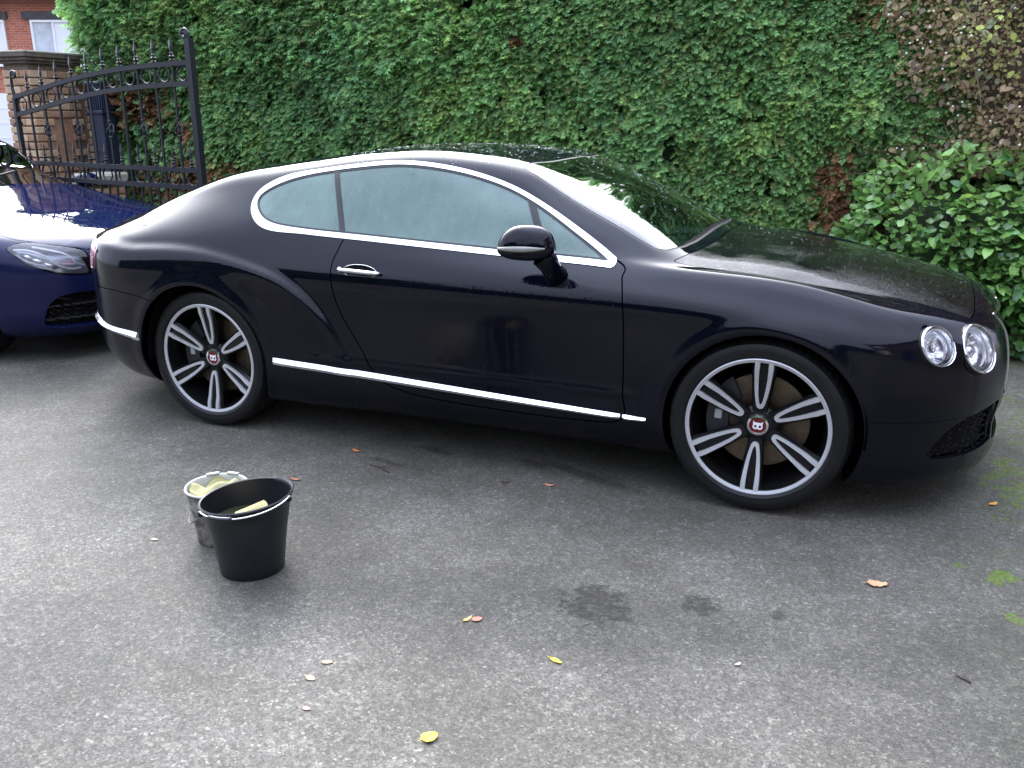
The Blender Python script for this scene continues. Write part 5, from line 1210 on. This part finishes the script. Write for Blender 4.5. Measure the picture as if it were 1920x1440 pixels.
for zf in (top_z, lambda s_: top_z(s_) - .150, lambda s_: 1.170 - .008 * s_, lambda s_: 1.040 - .009 * s_, lambda s_: .16):
    bm = bmesh.new(); beam(bm, zf, .036, .032, .012, GLEN - .02); gpart('rail', bm)
def spiral(bm, c, r0, turns, sg, r=.011):
    pts = []
    for i in range(28):
        t = i / 27; a = PI * 0 + sg * turns * 2 * PI * t; rr_ = r0 * (1 - .72 * t); pts.append((c[0] + sg * (-r0 + 0) * 0 + rr_ * math.cos(a) * (1), 0, c[1] + rr_ * abs(1) * math.sin(a)))
    add_tube(bm, pts, r, 8, flat=1.5)
bm = bmesh.new(); add_box(bm, (.005, 0, .86), (.034, .036, 1.72)); add_tube(bm, [(.005, 0, 1.70), (-.012, 0, 1.80), (-.008, 0, 1.88), (-.004, 0, 1.905)], [.017, .014, .012, .012], 8)
pts = [(.03 + (.036 - .026 * t) * math.cos(PI - 1.6 * 2 * PI * t * .9), 0, 1.905 + (.036 - .026 * t) * math.sin(PI - 1.6 * 2 * PI * t * .9)) for t in np.linspace(0, 1, 30)]; add_tube(bm, pts, .011, 8); gpart('hinge_stile', bm)
bm = bmesh.new(); add_box(bm, (GLEN, 0, 1.06), (.052, .05, 2.12))
pts = [(GLEN - .006 - .0, 0, 2.11), (GLEN - .004, 0, 2.14)] + [(GLEN - .042 + (.040 - .026 * t) * math.cos(1.5 * 2 * PI * t * .9), 0, 2.15 + (.040 - .026 * t) * math.sin(1.5 * 2 * PI * t * .9)) for t in np.linspace(0, 1, 30)]; add_tube(bm, pts, .013, 8); gpart('lock_stile', bm)
CELL = GLEN / 11.0
def finial(h=.175, s_=1.0):
    bm = bmesh.new(); add_lathe(bm, [(0, 0), (.016, .0), (.017, .010), (.010, .018), (.010, .024), (.019, .030), (.019, .038), (.009, .046), (.009, .052), (.014, .058), (.008, .066)], 10)
    zz = [.064, .080, .105, .135, h]; ww = [.006, .012, .019, .012, .0006]; rows = []
    for z, w_ in zip(zz, ww): rows.append([bm.verts.new(p) for p in ((-w_, 0, z), (0, -w_ * .42, z), (w_, 0, z), (0, w_ * .42, z))])
    for A, B in zip(rows, rows[1:]):
        for i in range(4): j = (i + 1) % 4; bm.faces.new((A[i], A[j], B[j], B[i]))
    bmesh.ops.recalc_face_normals(bm, faces=bm.faces); me = bpy.data.meshes.new('finial'); bm.to_mesh(me); bm.free(); me.materials.append(M['iron']); return me
FIN = finial(); 
bm = bmesh.new(); pts = [(.056 * math.cos(a), 0, .056 * math.sin(a)) for a in np.linspace(0, 2 * PI, 29)]; add_tube(bm, pts, .0065, 8, cap=False, flat=1.3); RING = bpy.data.meshes.new('ring'); bm.to_mesh(RING); bm.free(); RING.materials.append(M['iron'])
for p in RING.polygons: p.use_smooth = True
bm = bmesh.new()
for k in range(4):
    pts = []
    for t in np.linspace(0, 1, 12): a = k * PI / 2 + t * PI * 1.1; rr_ = .026 * math.sin(PI * t) ** .8; pts.append((rr_ * math.cos(a), rr_ * math.sin(a), -.05 + .10 * t))
    add_tube(bm, pts, .0045, 5)
add_lathe(bm, [(.011, -.062), (.014, -.055), (.009, -.046)], 10); add_lathe(bm, [(.009, .046), (.014, .055), (.011, .062)], 10); KNOT = bpy.data.meshes.new('basket_knot'); bm.to_mesh(KNOT); bm.free(); KNOT.materials.append(M['iron'])
for k in range(11):
    s_ = (k + .5) * CELL; mz = top_z(s_) - .075; lz = (1.170 + 1.040) / 2 - .0085 * s_
    for z in (mz, lz): o = link('ring', RING, gate); o.location = (s_, 0, z)
    o = link('finial', FIN, gate); o.location = (s_, 0, 1.188 - .008 * s_)
for k in range(1, 11):
    s_ = k * CELL; o = link('finial', FIN, gate); o.location = (s_, 0, top_z(s_) + .016); o.scale = (1.15, 1.1, 1.02)
    bm = bmesh.new(); z0, z1 = 1.04 - .009 * s_, top_z(s_) - .01
    add_box(bm, (s_, 0, (z0 + z1) / 2), (.0165, .0165, z1 - z0), bev=.002); gpart('bar', bm)
    if k % 2 == 0: o = link('basket_knot', KNOT, gate); o.location = (s_, 0, 1.435 + .004 * k); o.scale = (1.15, 1.15, 1.15)
for k in range(1, 22):
    s_ = k * CELL / 2; bm = bmesh.new(); add_box(bm, (s_, 0, .59), (.0155, .0155, .86), bev=.002); gpart('lower_bar', bm)
for z in (1.50, .3):
    bm = bmesh.new(); add_box(bm, (-.03, .02, z), (.06, .05, .03), bev=.004); gpart('hinge', bm)

# ------------------------------------------------------------------ house across the road
hd_ = Vector((.923, .385, 0)); 
house = empty('brick_house', (-22.0, 17.65, 0), math.atan2(.385, .923)); tag(house, 'red brick house with white windows beyond the gate pier', 'house')
m = NM('house_brick'); bk = m.new('ShaderNodeTexBrick'); mp = m.new('ShaderNodeMapping'); cc = m.new('ShaderNodeTexCoord'); mp.inputs['Rotation'].default_value = (PI / 2, 0, 0); m.l(cc.outputs['Object'], mp.inputs[0]); m.l(mp.outputs[0], bk.inputs[0])
bk.inputs['Scale'].default_value = 1.0; bk.inputs['Brick Width'].default_value = .225; bk.inputs['Row Height'].default_value = .075; bk.inputs['Mortar Size'].default_value = .010
bk.inputs['Color1'].default_value = (.36, .095, .055, 1); bk.inputs['Color2'].default_value = (.47, .145, .085, 1); bk.inputs['Mortar'].default_value = (.40, .25, .19, 1)
m.set(Base_Color=m.mix(1.0, bk.outputs[0], m.ramp(m.noise(m.coord(), 1.2, 4), [(.3, .8), (.7, 1.15)]), 'MULTIPLY'), Roughness=.9, Normal=m.bump(bk.outputs['Fac'], -.5, .01)); M['housebrick'] = m.m
M['upvc'] = simple('white_window_frame', (.80, .80, .80), .35); M['pane'] = simple('window_pane', (.50, .54, .58), .05, 0, .3, 1.5); M['slate'] = simple('roof_slate', (.06, .055, .06), .7, 0, .3, 6)
M['net'] = simple('net_curtain', (.78, .79, .80), .9)
bm = bmesh.new(); add_box(bm, (-.5, 3.0, 2.6), (12, 6, 5.2)); bm_obj('wall', bm, M['housebrick'], house)
bm = bmesh.new(); vv = [bm.verts.new(p) for p in ((-7.0, -.45, 5.15), (6.0, -.45, 5.15), (6.0, 6.45, 5.15), (-7.0, 6.45, 5.15), (-5.5, 3, 7.6), (4.5, 3, 7.6))]
for f in ((0, 1, 5, 4), (1, 2, 5), (2, 3, 4, 5), (3, 0, 4), (3, 2, 1, 0)): bm.faces.new([vv[i] for i in f])
rf = bm_obj('roof', bm, M['slate'], house)
bm = bmesh.new(); add_box(bm, (-.5, -.47, 5.10), (13, .04, .16)); bm_obj('gutter', bm, M['slate'], rf)
def house_window(x, z, w_, h_, name='window', nb=2):
    bm = bmesh.new(); t = .07
    for (cx, cz, sx_, sz) in ((0, h_ / 2 - t / 2, w_, t), (0, -h_ / 2 + t / 2, w_, t), (-w_ / 2 + t / 2, 0, t, h_ - 2 * t - .004), (w_ / 2 - t / 2, 0, t, h_ - 2 * t - .004)): add_box(bm, (x + cx, -.02, z + cz), (sx_, .10, sz))
    for k in range(1, nb): add_box(bm, (x - w_ / 2 + w_ * k / nb, -.02, z), (.06, .08, h_ - 2 * t - .004))
    f = bm_obj(name, bm, M['upvc'], house)
    for k in range(nb):
        bm = bmesh.new(); add_box(bm, (x - w_ / 2 + w_ * (k + .5) / nb, .0, z), (w_ / nb - .02, .02, h_ - .06)); bm_obj('pane', bm, M['pane'] if k == 0 else M['net'], f)
    bm = bmesh.new(); add_box(bm, (x, -.06, z - h_ / 2 - .05), (w_ + .1, .16, .08)); bm_obj('sill', bm, M['upvc'], f)
    bm = bmesh.new(); add_box(bm, (x - .05, -.05, z + h_ / 2 + .13), (w_ + .34, .10, .22)); bm_obj('lintel', bm, M['slate'], f)
house_window(.60, 3.85, 2.1, 1.30, nb=3); house_window(-2.12, 3.85, 1.7, 1.30, nb=2); house_window(4.2, 3.85, 1.6, 1.3); house_window(-5, 3.85, 1.6, 1.3); house_window(1.2, 1.4, 2.4, 1.4, nb=3)
bm = bmesh.new(); add_box(bm, (-2.6, -.06, 1.15), (3.2, .10, 2.3)); gd = bm_obj('garage_door', bm, M['upvc'], house)
for k in range(1, 5): bm = bmesh.new(); add_box(bm, (-2.6, -.115, .46 * k), (3.1, .012, .03)); bm_obj('door_rib', bm, M['net'], gd)

# ------------------------------------------------------------------ behind the photographer, seen only in the paint and the chrome
back = empty('facing_house', (3.0, -24.0, 0)); tag(back, 'brown brick house across the drive, mirrored in the side of the coupe', 'house')
M['darkbrick'] = simple('brown_brick', (.07, .05, .045), .9, 0, .3, 5)
bm = bmesh.new(); add_box(bm, (0, -3, 2.3), (11, 6, 4.6)); bm_obj('wall', bm, M['darkbrick'], back)
bm = bmesh.new(); vv = [bm.verts.new(p) for p in ((-5.9, .4, 4.55), (5.9, .4, 4.55), (5.9, -6.4, 4.55), (-5.9, -6.4, 4.55), (-5.0, -3, 6.6), (5.0, -3, 6.6))]
for f in ((0, 1, 5, 4), (1, 2, 5), (2, 3, 4, 5), (3, 0, 4), (3, 2, 1, 0)): bm.faces.new([vv[i] for i in f])
bmesh.ops.recalc_face_normals(bm, faces=bm.faces); bm_obj('roof', bm, M['slate'], back)
for x in (-3.6, 0, 3.6):
    for z in (1.3, 3.5):
        bm = bmesh.new(); add_box(bm, (x, .02, z), (1.4, .08, 1.15)); f = bm_obj('window', bm, M['upvc'], back); bm = bmesh.new(); add_box(bm, (x, .07, z), (1.2, .02, .95)); bm_obj('pane', bm, M['pane'], f)
side = empty('side_house', (7.3, -4.2, 0)); tag(side, 'dark brick side of the home in front of the coupe, mirrored in its nose', 'house')
bm = bmesh.new(); add_box(bm, (2.5, 0, 2.7), (5.0, 9.0, 5.4)); bm_obj('wall', bm, M['darkbrick'], side)
bm = bmesh.new(); vv = [bm.verts.new(p) for p in ((-.35, -4.9, 5.35), (-.35, 4.9, 5.35), (5.35, 4.9, 5.35), (5.35, -4.9, 5.35), (2.5, -3.4, 7.2), (2.5, 3.4, 7.2))]
for f in ((0, 4, 5, 1), (1, 5, 2), (2, 5, 4, 3), (3, 4, 0), (0, 1, 2, 3)): bm.faces.new([vv[i] for i in f])
bmesh.ops.recalc_face_normals(bm, faces=bm.faces); bm_obj('roof', bm, M['slate'], side)
for y, z, w_, h_ in ((-2.8, 1.4, 1.4, 1.2), (2.6, 1.4, 1.4, 1.2), (-2.8, 4.0, 1.2, 1.1), (2.6, 4.0, 1.2, 1.1)):
    bm = bmesh.new(); add_box(bm, (-.03, y, z), (.08, w_, h_)); f = bm_obj('window', bm, M['upvc'], side); bm = bmesh.new(); add_box(bm, (-.08, y, z), (.02, w_ - .16, h_ - .16)); bm_obj('pane', bm, M['pane'], f)
bm = bmesh.new(); add_box(bm, (-.02, 0, 1.03), (.07, .95, 2.06)); bm_obj('door', bm, M['bluepost'], side)
bh = empty('boundary_hedge', (0, -11, 0)); tag(bh, 'dark hedge across the drive, mirrored in the lower paint of the coupe', 'hedge')
for k, (x0, w_, h_) in enumerate(((-11.5, 14, 3.8), (2.5, 14, 2.3), (14, 9, 2.8))):
    rng = np.random.default_rng(90 + k); n = 2500; P = np.stack([rng.uniform(x0 - w_ / 2, x0 + w_ / 2, n), rng.uniform(-.5, .1, n), rng.uniform(0, h_ * 1.05, n)], 1)
    ax = rng.normal(0, 1, (n, 3)) + [0, 1, 0]; scatter(*spray_template(5, .3, 3), P, ax, rng.normal(0, 1, (n, 3)), rng.uniform(.2, .4, n), np.array([.03, .07, .025]) * rng.uniform(.6, 1.3, n)[:, None], 'foliage', bh, M['conifer'])
    bm = bmesh.new(); add_box(bm, (x0, -.9, h_ / 2), (w_, 1.2, h_)); bm_obj('inner_growth', bm, M['hedgecore'], bh)

# ------------------------------------------------------------------ buckets
bucket = empty('black_bucket', (1.163, -2.088, 0)); tag(bucket, 'black plastic bucket of dark water with a wire handle, nearest the camera', 'bucket')
M['bucket'] = simple('bucket_plastic', (.007, .008, .011), .38, 0, .25, 16); 
RD = Vector((.78, .62, 0))                                            # the way the rim rises
def buck(theta, r, z, H=.272):
    x = r * math.cos(theta); y = r * math.sin(theta); k = (z / H) ** 2; d = (x * RD.x + y * RD.y)
    per = (-x * RD.y + y * RD.x); x2 = RD.x * d * (1 + .04 * k) - RD.y * per * (1 - .05 * k); y2 = RD.y * d * (1 + .04 * k) + RD.x * per * (1 - .05 * k)
    return Vector((x2, y2, z + .055 * k * d / .15 * .25 * 1.0))
def buck_lathe(bm, prof, seg=64):
    rings = [[bm.verts.new(buck(2 * PI * i / seg, r, z)) for i in range(seg)] for r, z in prof]
    for A, B in zip(rings, rings[1:]):
        for i in range(seg): j = (i + 1) % seg; bm.faces.new((A[i], A[j], B[j], B[i]))
    return rings
bm = bmesh.new(); rg = buck_lathe(bm, [(.106, .002), (.111, 0), (.114, .004), (.1165, .03), (.128, .13), (.143, .220), (.146, .244), (.151, .250), (.153, .268), (.1575, .272), (.1585, .277), (.155, .2805), (.150, .278), (.1485, .268), (.140, .215), (.112, .01)])
bm.faces.new(rg[-1]); bm.faces.new(list(reversed(rg[0]))); bmesh.ops.recalc_face_normals(bm, faces=bm.faces)
bm_obj('pail', bm, M['bucket'], bucket, smooth=.9)
m = NM('dirty_water'); m.set(Base_Color=(.030, .032, .014), Roughness=.06, Normal=m.bump(m.noise(m.coord(), 18, 2), .04, .004)); M['water'] = m.m
bm = bmesh.new(); vs_ = [bm.verts.new(Vector((.1325 * math.cos(a), .1325 * math.sin(a), .185))) for a in np.linspace(0, 2 * PI, 48, endpoint=False)]; bm.faces.new(vs_); bm_obj('water', bm, M['water'], bucket)
hp = Vector((.78, .62, 0)) * .153; hx = buck(math.atan2(.62, .78) - .55, .155, .262); hx2 = buck(math.atan2(.62, .78) + PI + .45, .155, .262)
pts = []
for t in np.linspace(0, 1, 26):
    a0 = math.atan2(.62, .78) - .55; a = a0 - (PI - 1.0 + .0) * t; q = buck(a, .164 + .010 * math.sin(PI * t), .277); q.z -= .010 * math.sin(PI * t); pts.append(q)
bm = bmesh.new(); add_tube(bm, pts, .0028, 8); hb_ = bm_obj('handle', bm, simple('galvanised_wire', (.45, .46, .48), .35, .8), bucket, smooth=3)
bm = bmesh.new(); add_tube(bm, pts[15:22], .0085, 10); bm_obj('grip', bm, M['bucket'], hb_, smooth=3)
for q in (pts[0], pts[-1]): bm = bmesh.new(); add_box(bm, q + Vector((0, 0, -.008)), (.014, .014, .020), bev=.003); bm_obj('handle_lug', bm, M['bucket'], bucket)
m = NM('sponge'); nn_ = m.noise(m.coord(), 220, 3); m.set(Base_Color=m.ramp(nn_, [(.3, (.36, .30, .12)), (.7, (.50, .45, .24))]), Roughness=.9, Normal=m.bump(nn_, .6, .003)); M['sponge'] = m.m
bm = bmesh.new(); add_box(bm, (0, 0, 0), (.105, .062, .05), bev=.007)
for v_ in bm.verts: v_.co += Vector((random.uniform(-.002, .002),) * 3)
sp = bm_obj('sponge', bm, M['sponge'], None, smooth=.8); sp.scale = (1.12, 1.12, 1.1); sp.location = (1.222, -2.128, .224); sp.rotation_euler = (.45, -.30, .75); tag(sp, 'pale yellow sponge floating inside the black bucket', 'sponge')
pot = empty('metal_pail', (.905, -1.945, 0)); pot.scale = (1, 1, .93); tag(pot, 'dirty dented metal paint kettle with a yellow cloth, half hidden behind the black bucket', 'pail')
m = NM('dirty_metal'); n1 = m.noise(m.coord(), 22, 6, .7); m.set(Base_Color=m.ramp(n1, [(.35, (.055, .045, .036)), (.5, (.20, .18, .16)), (.7, (.36, .35, .34))]), Roughness=.55, Metallic=.35, Normal=m.bump(n1, .4, .004)); M['dirtymetal'] = m.m
bm = bmesh.new(); rg = add_lathe(bm, [(.078, .002), (.084, 0), (.088, .006), (.090, .03), (.098, .105), (.101, .112), (.099, .120), (.103, .150), (.107, .158), (.104, .166), (.109, .205), (.115, .216), (.117, .226), (.112, .229), (.107, .222), (.100, .15), (.088, .02)], 56)
bm.faces.new(rg[-1]); bm.faces.new(list(reversed(rg[0]))); bmesh.ops.recalc_face_normals(bm, faces=bm.faces); bm_obj('pail_body', bm, M['dirtymetal'], pot, smooth=.9)
M['paleplastic'] = simple('pale_liner', (.34, .345, .30), .45, 0, .1, 20)
bm = bmesh.new(); add_lathe(bm, [(.085, .12), (.104, .20), (.1085, .233), (.1145, .237), (.118, .230)], 48); bm_obj('liner', bm, M['paleplastic'], pot, smooth=3)
bm = bmesh.new(); bmesh.ops.create_grid(bm, x_segments=28, y_segments=28, size=.098)
for v_ in list(bm.verts):
    r_ = math.hypot(v_.co.x, v_.co.y)
    v_.co.z = .190 + .022 * float(vnoise(np.array([v_.co.x * 9]), np.array([v_.co.y * 9]), 1.0, 5)[0]) + .25 * max(r_ - .07, 0)
    if r_ > .100: v_.co.x *= .100 / r_; v_.co.y *= .100 / r_
cl = bm_obj('cloth', bm, simple('yellow_cloth', (.33, .31, .15), .9, 0, .25, 30, .5), None, smooth=3); cl.location = (.905, -1.945, .0); tag(cl, 'crumpled yellow cloth lying in the dirty metal pail', 'cloth')
bm = bmesh.new(); pts = [(.112 * math.cos(a), .112 * math.sin(a), .155 - .062 * math.sin((a - PI * .93) / (PI * .62) * PI) ) for a in np.linspace(PI * .93, PI * 1.55, 20)]; add_tube(bm, pts, .0026, 6); bm_obj('handle', bm, M['dirtymetal'], pot, smooth=3)
for a in (2.4, 1.7): bm = bmesh.new(); add_box(bm, (.113 * math.cos(a), .113 * math.sin(a), .238), (.05, .016, .008), Matrix.Rotation(a + PI / 2, 3, 'Z'), bev=.002); bm_obj('rim_lug', bm, M['paleplastic'], pot)

# ------------------------------------------------------------------ fallen leaves, twigs, moss
def fallen(name, label, loc, size, col, rz, w_=.7, curl=.2, cat='leaf', torn=False, seed=0):
    r = random.Random(seed); bm = bmesh.new(); n = 9; rows = []
    for k in range(n + 1):
        t = k / n; ww = w_ / 2 * math.sin(PI * t ** .8) ** .6 * (1 + (.16 * r.uniform(-1, 1) if torn else .05 * r.uniform(-1, 1)))
        z = curl * (t - .5) ** 2 * 1.2 + .03
        rows.append([bm.verts.new((t - .5, -ww, z + curl * ww * ww * 1.6 + r.uniform(0, .05))), bm.verts.new((t - .5, -ww * .5, z + r.uniform(-.01, .03))), bm.verts.new((t - .5, 0, z)), bm.verts.new((t - .5, ww * .5, z + r.uniform(-.01, .03))), bm.verts.new((t - .5, ww, z + curl * ww * ww * 1.6 + r.uniform(0, .06)))])
    for A, B in zip(rows, rows[1:]):
        for i in range(4): bm.faces.new((A[i], B[i], B[i + 1], A[i + 1]))
    add_tube(bm, [(-.5, 0, curl * .3 + .03), (-.72, .05, .02)], [.018, .012], 5)
    bmesh.ops.remove_doubles(bm, verts=bm.verts, dist=1e-4)
    m_ = simple('fallen_' + name, col, .6, 0, .3, 8, .3)
    o = bm_obj(name, bm, m_, None, smooth=3); md = o.modifiers.new('s', 'SOLIDIFY'); md.thickness = .012; o.location = (*loc, .0015); o.rotation_euler = (0, 0, rz); o.scale = (size * 1.12,) * 3; tag(o, label, cat, 'dead leaves scattered on the drive' if cat == 'leaf' else None); return o
fallen('fallen_leaf', 'large pale orange torn leaf on the drive below the front wheel, right', (3.242, -1.365), .062, (.55, .30, .16), .2, .62, .2, torn=True, seed=1)
fallen('fallen_leaf', 'bright yellow leaf at the bottom edge of the photo', (2.183, -2.665), .042, (.80, .62, .03), .9, .80, .35, seed=2)
fallen('fallen_leaf', 'slim yellow leaf lying left of the small pale chip on the drive', (2.370, -2.216), .040, (.75, .58, .03), -.3, .36, .15, seed=3)
fallen('fallen_leaf', 'pinkish red leaf beside a curled ochre one on open tarmac', (2.058, -2.100), .032, (.42, .14, .09), .8, .75, .2, seed=4)
fallen('fallen_leaf', 'curled ochre leaf touching the pinkish red one on open tarmac', (2.030, -2.113), .036, (.55, .34, .10), 1.2, .30, .5, seed=5)
fallen('fallen_leaf', 'orange leaf on the tarmac under the door of the black coupe', (.890, -.962), .045, (.50, .17, .05), -.2, .40, .5, torn=True, seed=6)
fallen('fallen_leaf', 'rust brown leaf just right of the black bucket rim', (.830, -1.367), .045, (.42, .17, .07), .2, .30, .5, seed=7)
fallen('fallen_leaf', 'tan curled leaf on the tarmac ahead of the front wheel, under the sill end', (1.896, -.995), .040, (.50, .24, .13), 0, .42, .5, seed=8)
fallen('fallen_leaf', 'small dark brown leaf scrap left of the tan curled leaf', (1.702, -1.034), .032, (.06, .04, .025), .3, .4, .4, seed=9)
fallen('fallen_leaf', 'orange leaf on the dark tarmac by the moss beneath the nose of the coupe', (3.676, -.465), .045, (.60, .28, .05), .9, .45, .3, seed=10)
fallen('fallen_leaf', 'flat faded orange leaf, upper of two on the drive at bottom left', (1.746, -2.483), .030, (.42, .27, .13), .4, .55, .05, seed=11)
fallen('fallen_leaf', 'flat faded ochre leaf, lower of two on the drive at bottom left', (1.746, -2.568), .030, (.42, .30, .13), -.2, .6, .05, seed=12)
fallen('fallen_leaf', 'faint pink scrap of leaf near the bottom left of the drive', (1.816, -2.687), .022, (.36, .20, .17), .1, .6, .05, seed=13)
fallen('fallen_leaf', 'pale tan leaf scrap on the drive left of the two buckets', (.681, -2.062), .028, (.42, .26, .19), .1, .5, .1, seed=14)
fallen('pale_chip', 'small pale wood chip standing on the drive right of the slim yellow leaf', (2.872, -2.025), .020, (.62, .58, .50), .9, .40, .4, 'chip', seed=15)
for lab, pts, r_ in (('dark bent twig lying on the drive near the right edge', [(3.462, -1.832, .004), (3.478, -1.848, .006), (3.500, -1.862, .004)], .0028), ('thin brown twig on the damp tarmac beneath the coupe door', [(1.04, -1.085, .004), (1.11, -1.10, .007), (1.17, -1.135, .004)], .0035)):
    bm = bmesh.new(); add_tube(bm, pts, r_, 6); add_tube(bm, [pts[1], (pts[1][0] + .012, pts[1][1] + .014, .008)], r_ * .6, 5); tag(bm_obj('twig', bm, M['bark'], None, smooth=3), lab, 'twig', 'twigs on the drive')
mossm = simple('moss', (.085, .125, .02), .95, 0, .4, 60, .6)
V = []; F = []; rng = np.random.default_rng(99)
oct_ = np.array([(1, 0, 0), (0, 1, 0), (-1, 0, 0), (0, -1, 0), (0, 0, .55), (.7, .7, 0), (-.7, .7, 0), (-.7, -.7, 0), (.7, -.7, 0)]); of = np.array([(0, 5, 4), (5, 1, 4), (1, 6, 4), (6, 2, 4), (2, 7, 4), (7, 3, 4), (3, 8, 4), (8, 0, 4)])
def tuft(cx, cy, rx, ry, n, s0=.003, s1=.009):
    for _ in range(n):
        a = rng.uniform(0, 2 * PI); q = math.sqrt(rng.random()); x = cx + rx * q * math.cos(a); y = cy + ry * q * math.sin(a)
        if vnoise(np.array([x]), np.array([y]), 7, 101)[0] < -.1: continue
        s_ = rng.uniform(s0, s1); F.append(of + len(V) * 9); V.append(oct_ * [s_ * rng.uniform(.8, 1.5), s_ * rng.uniform(.8, 1.5), s_ * .9] + [x, y, -.0005])
tuft(3.80, -.15, .16, .30, 900); tuft(3.95, .8, .25, .5, 500); tuft(3.73, -.53, .10, .12, 160, .002, .006); tuft(3.68, -1.15, .085, .07, 260); tuft(3.70, -1.42, .07, .04, 160); tuft(3.52, -1.10, .03, .02, 25); tuft(2.268, -1.54, .016, .010, 22, .003, .006); tuft(2.504, -1.53, .008, .006, 8, .003, .005); tuft(1.733, -1.933, .010, .006, 8, .002, .004); tuft(3.60, -.95, .10, .10, 60, .002, .005)
tuft(4.1, 2.2, 1.2, .25, 900)
o = link('moss', fast_mesh('moss', np.concatenate(V), np.concatenate(F)), None, mossm); o['kind'] = 'stuff'
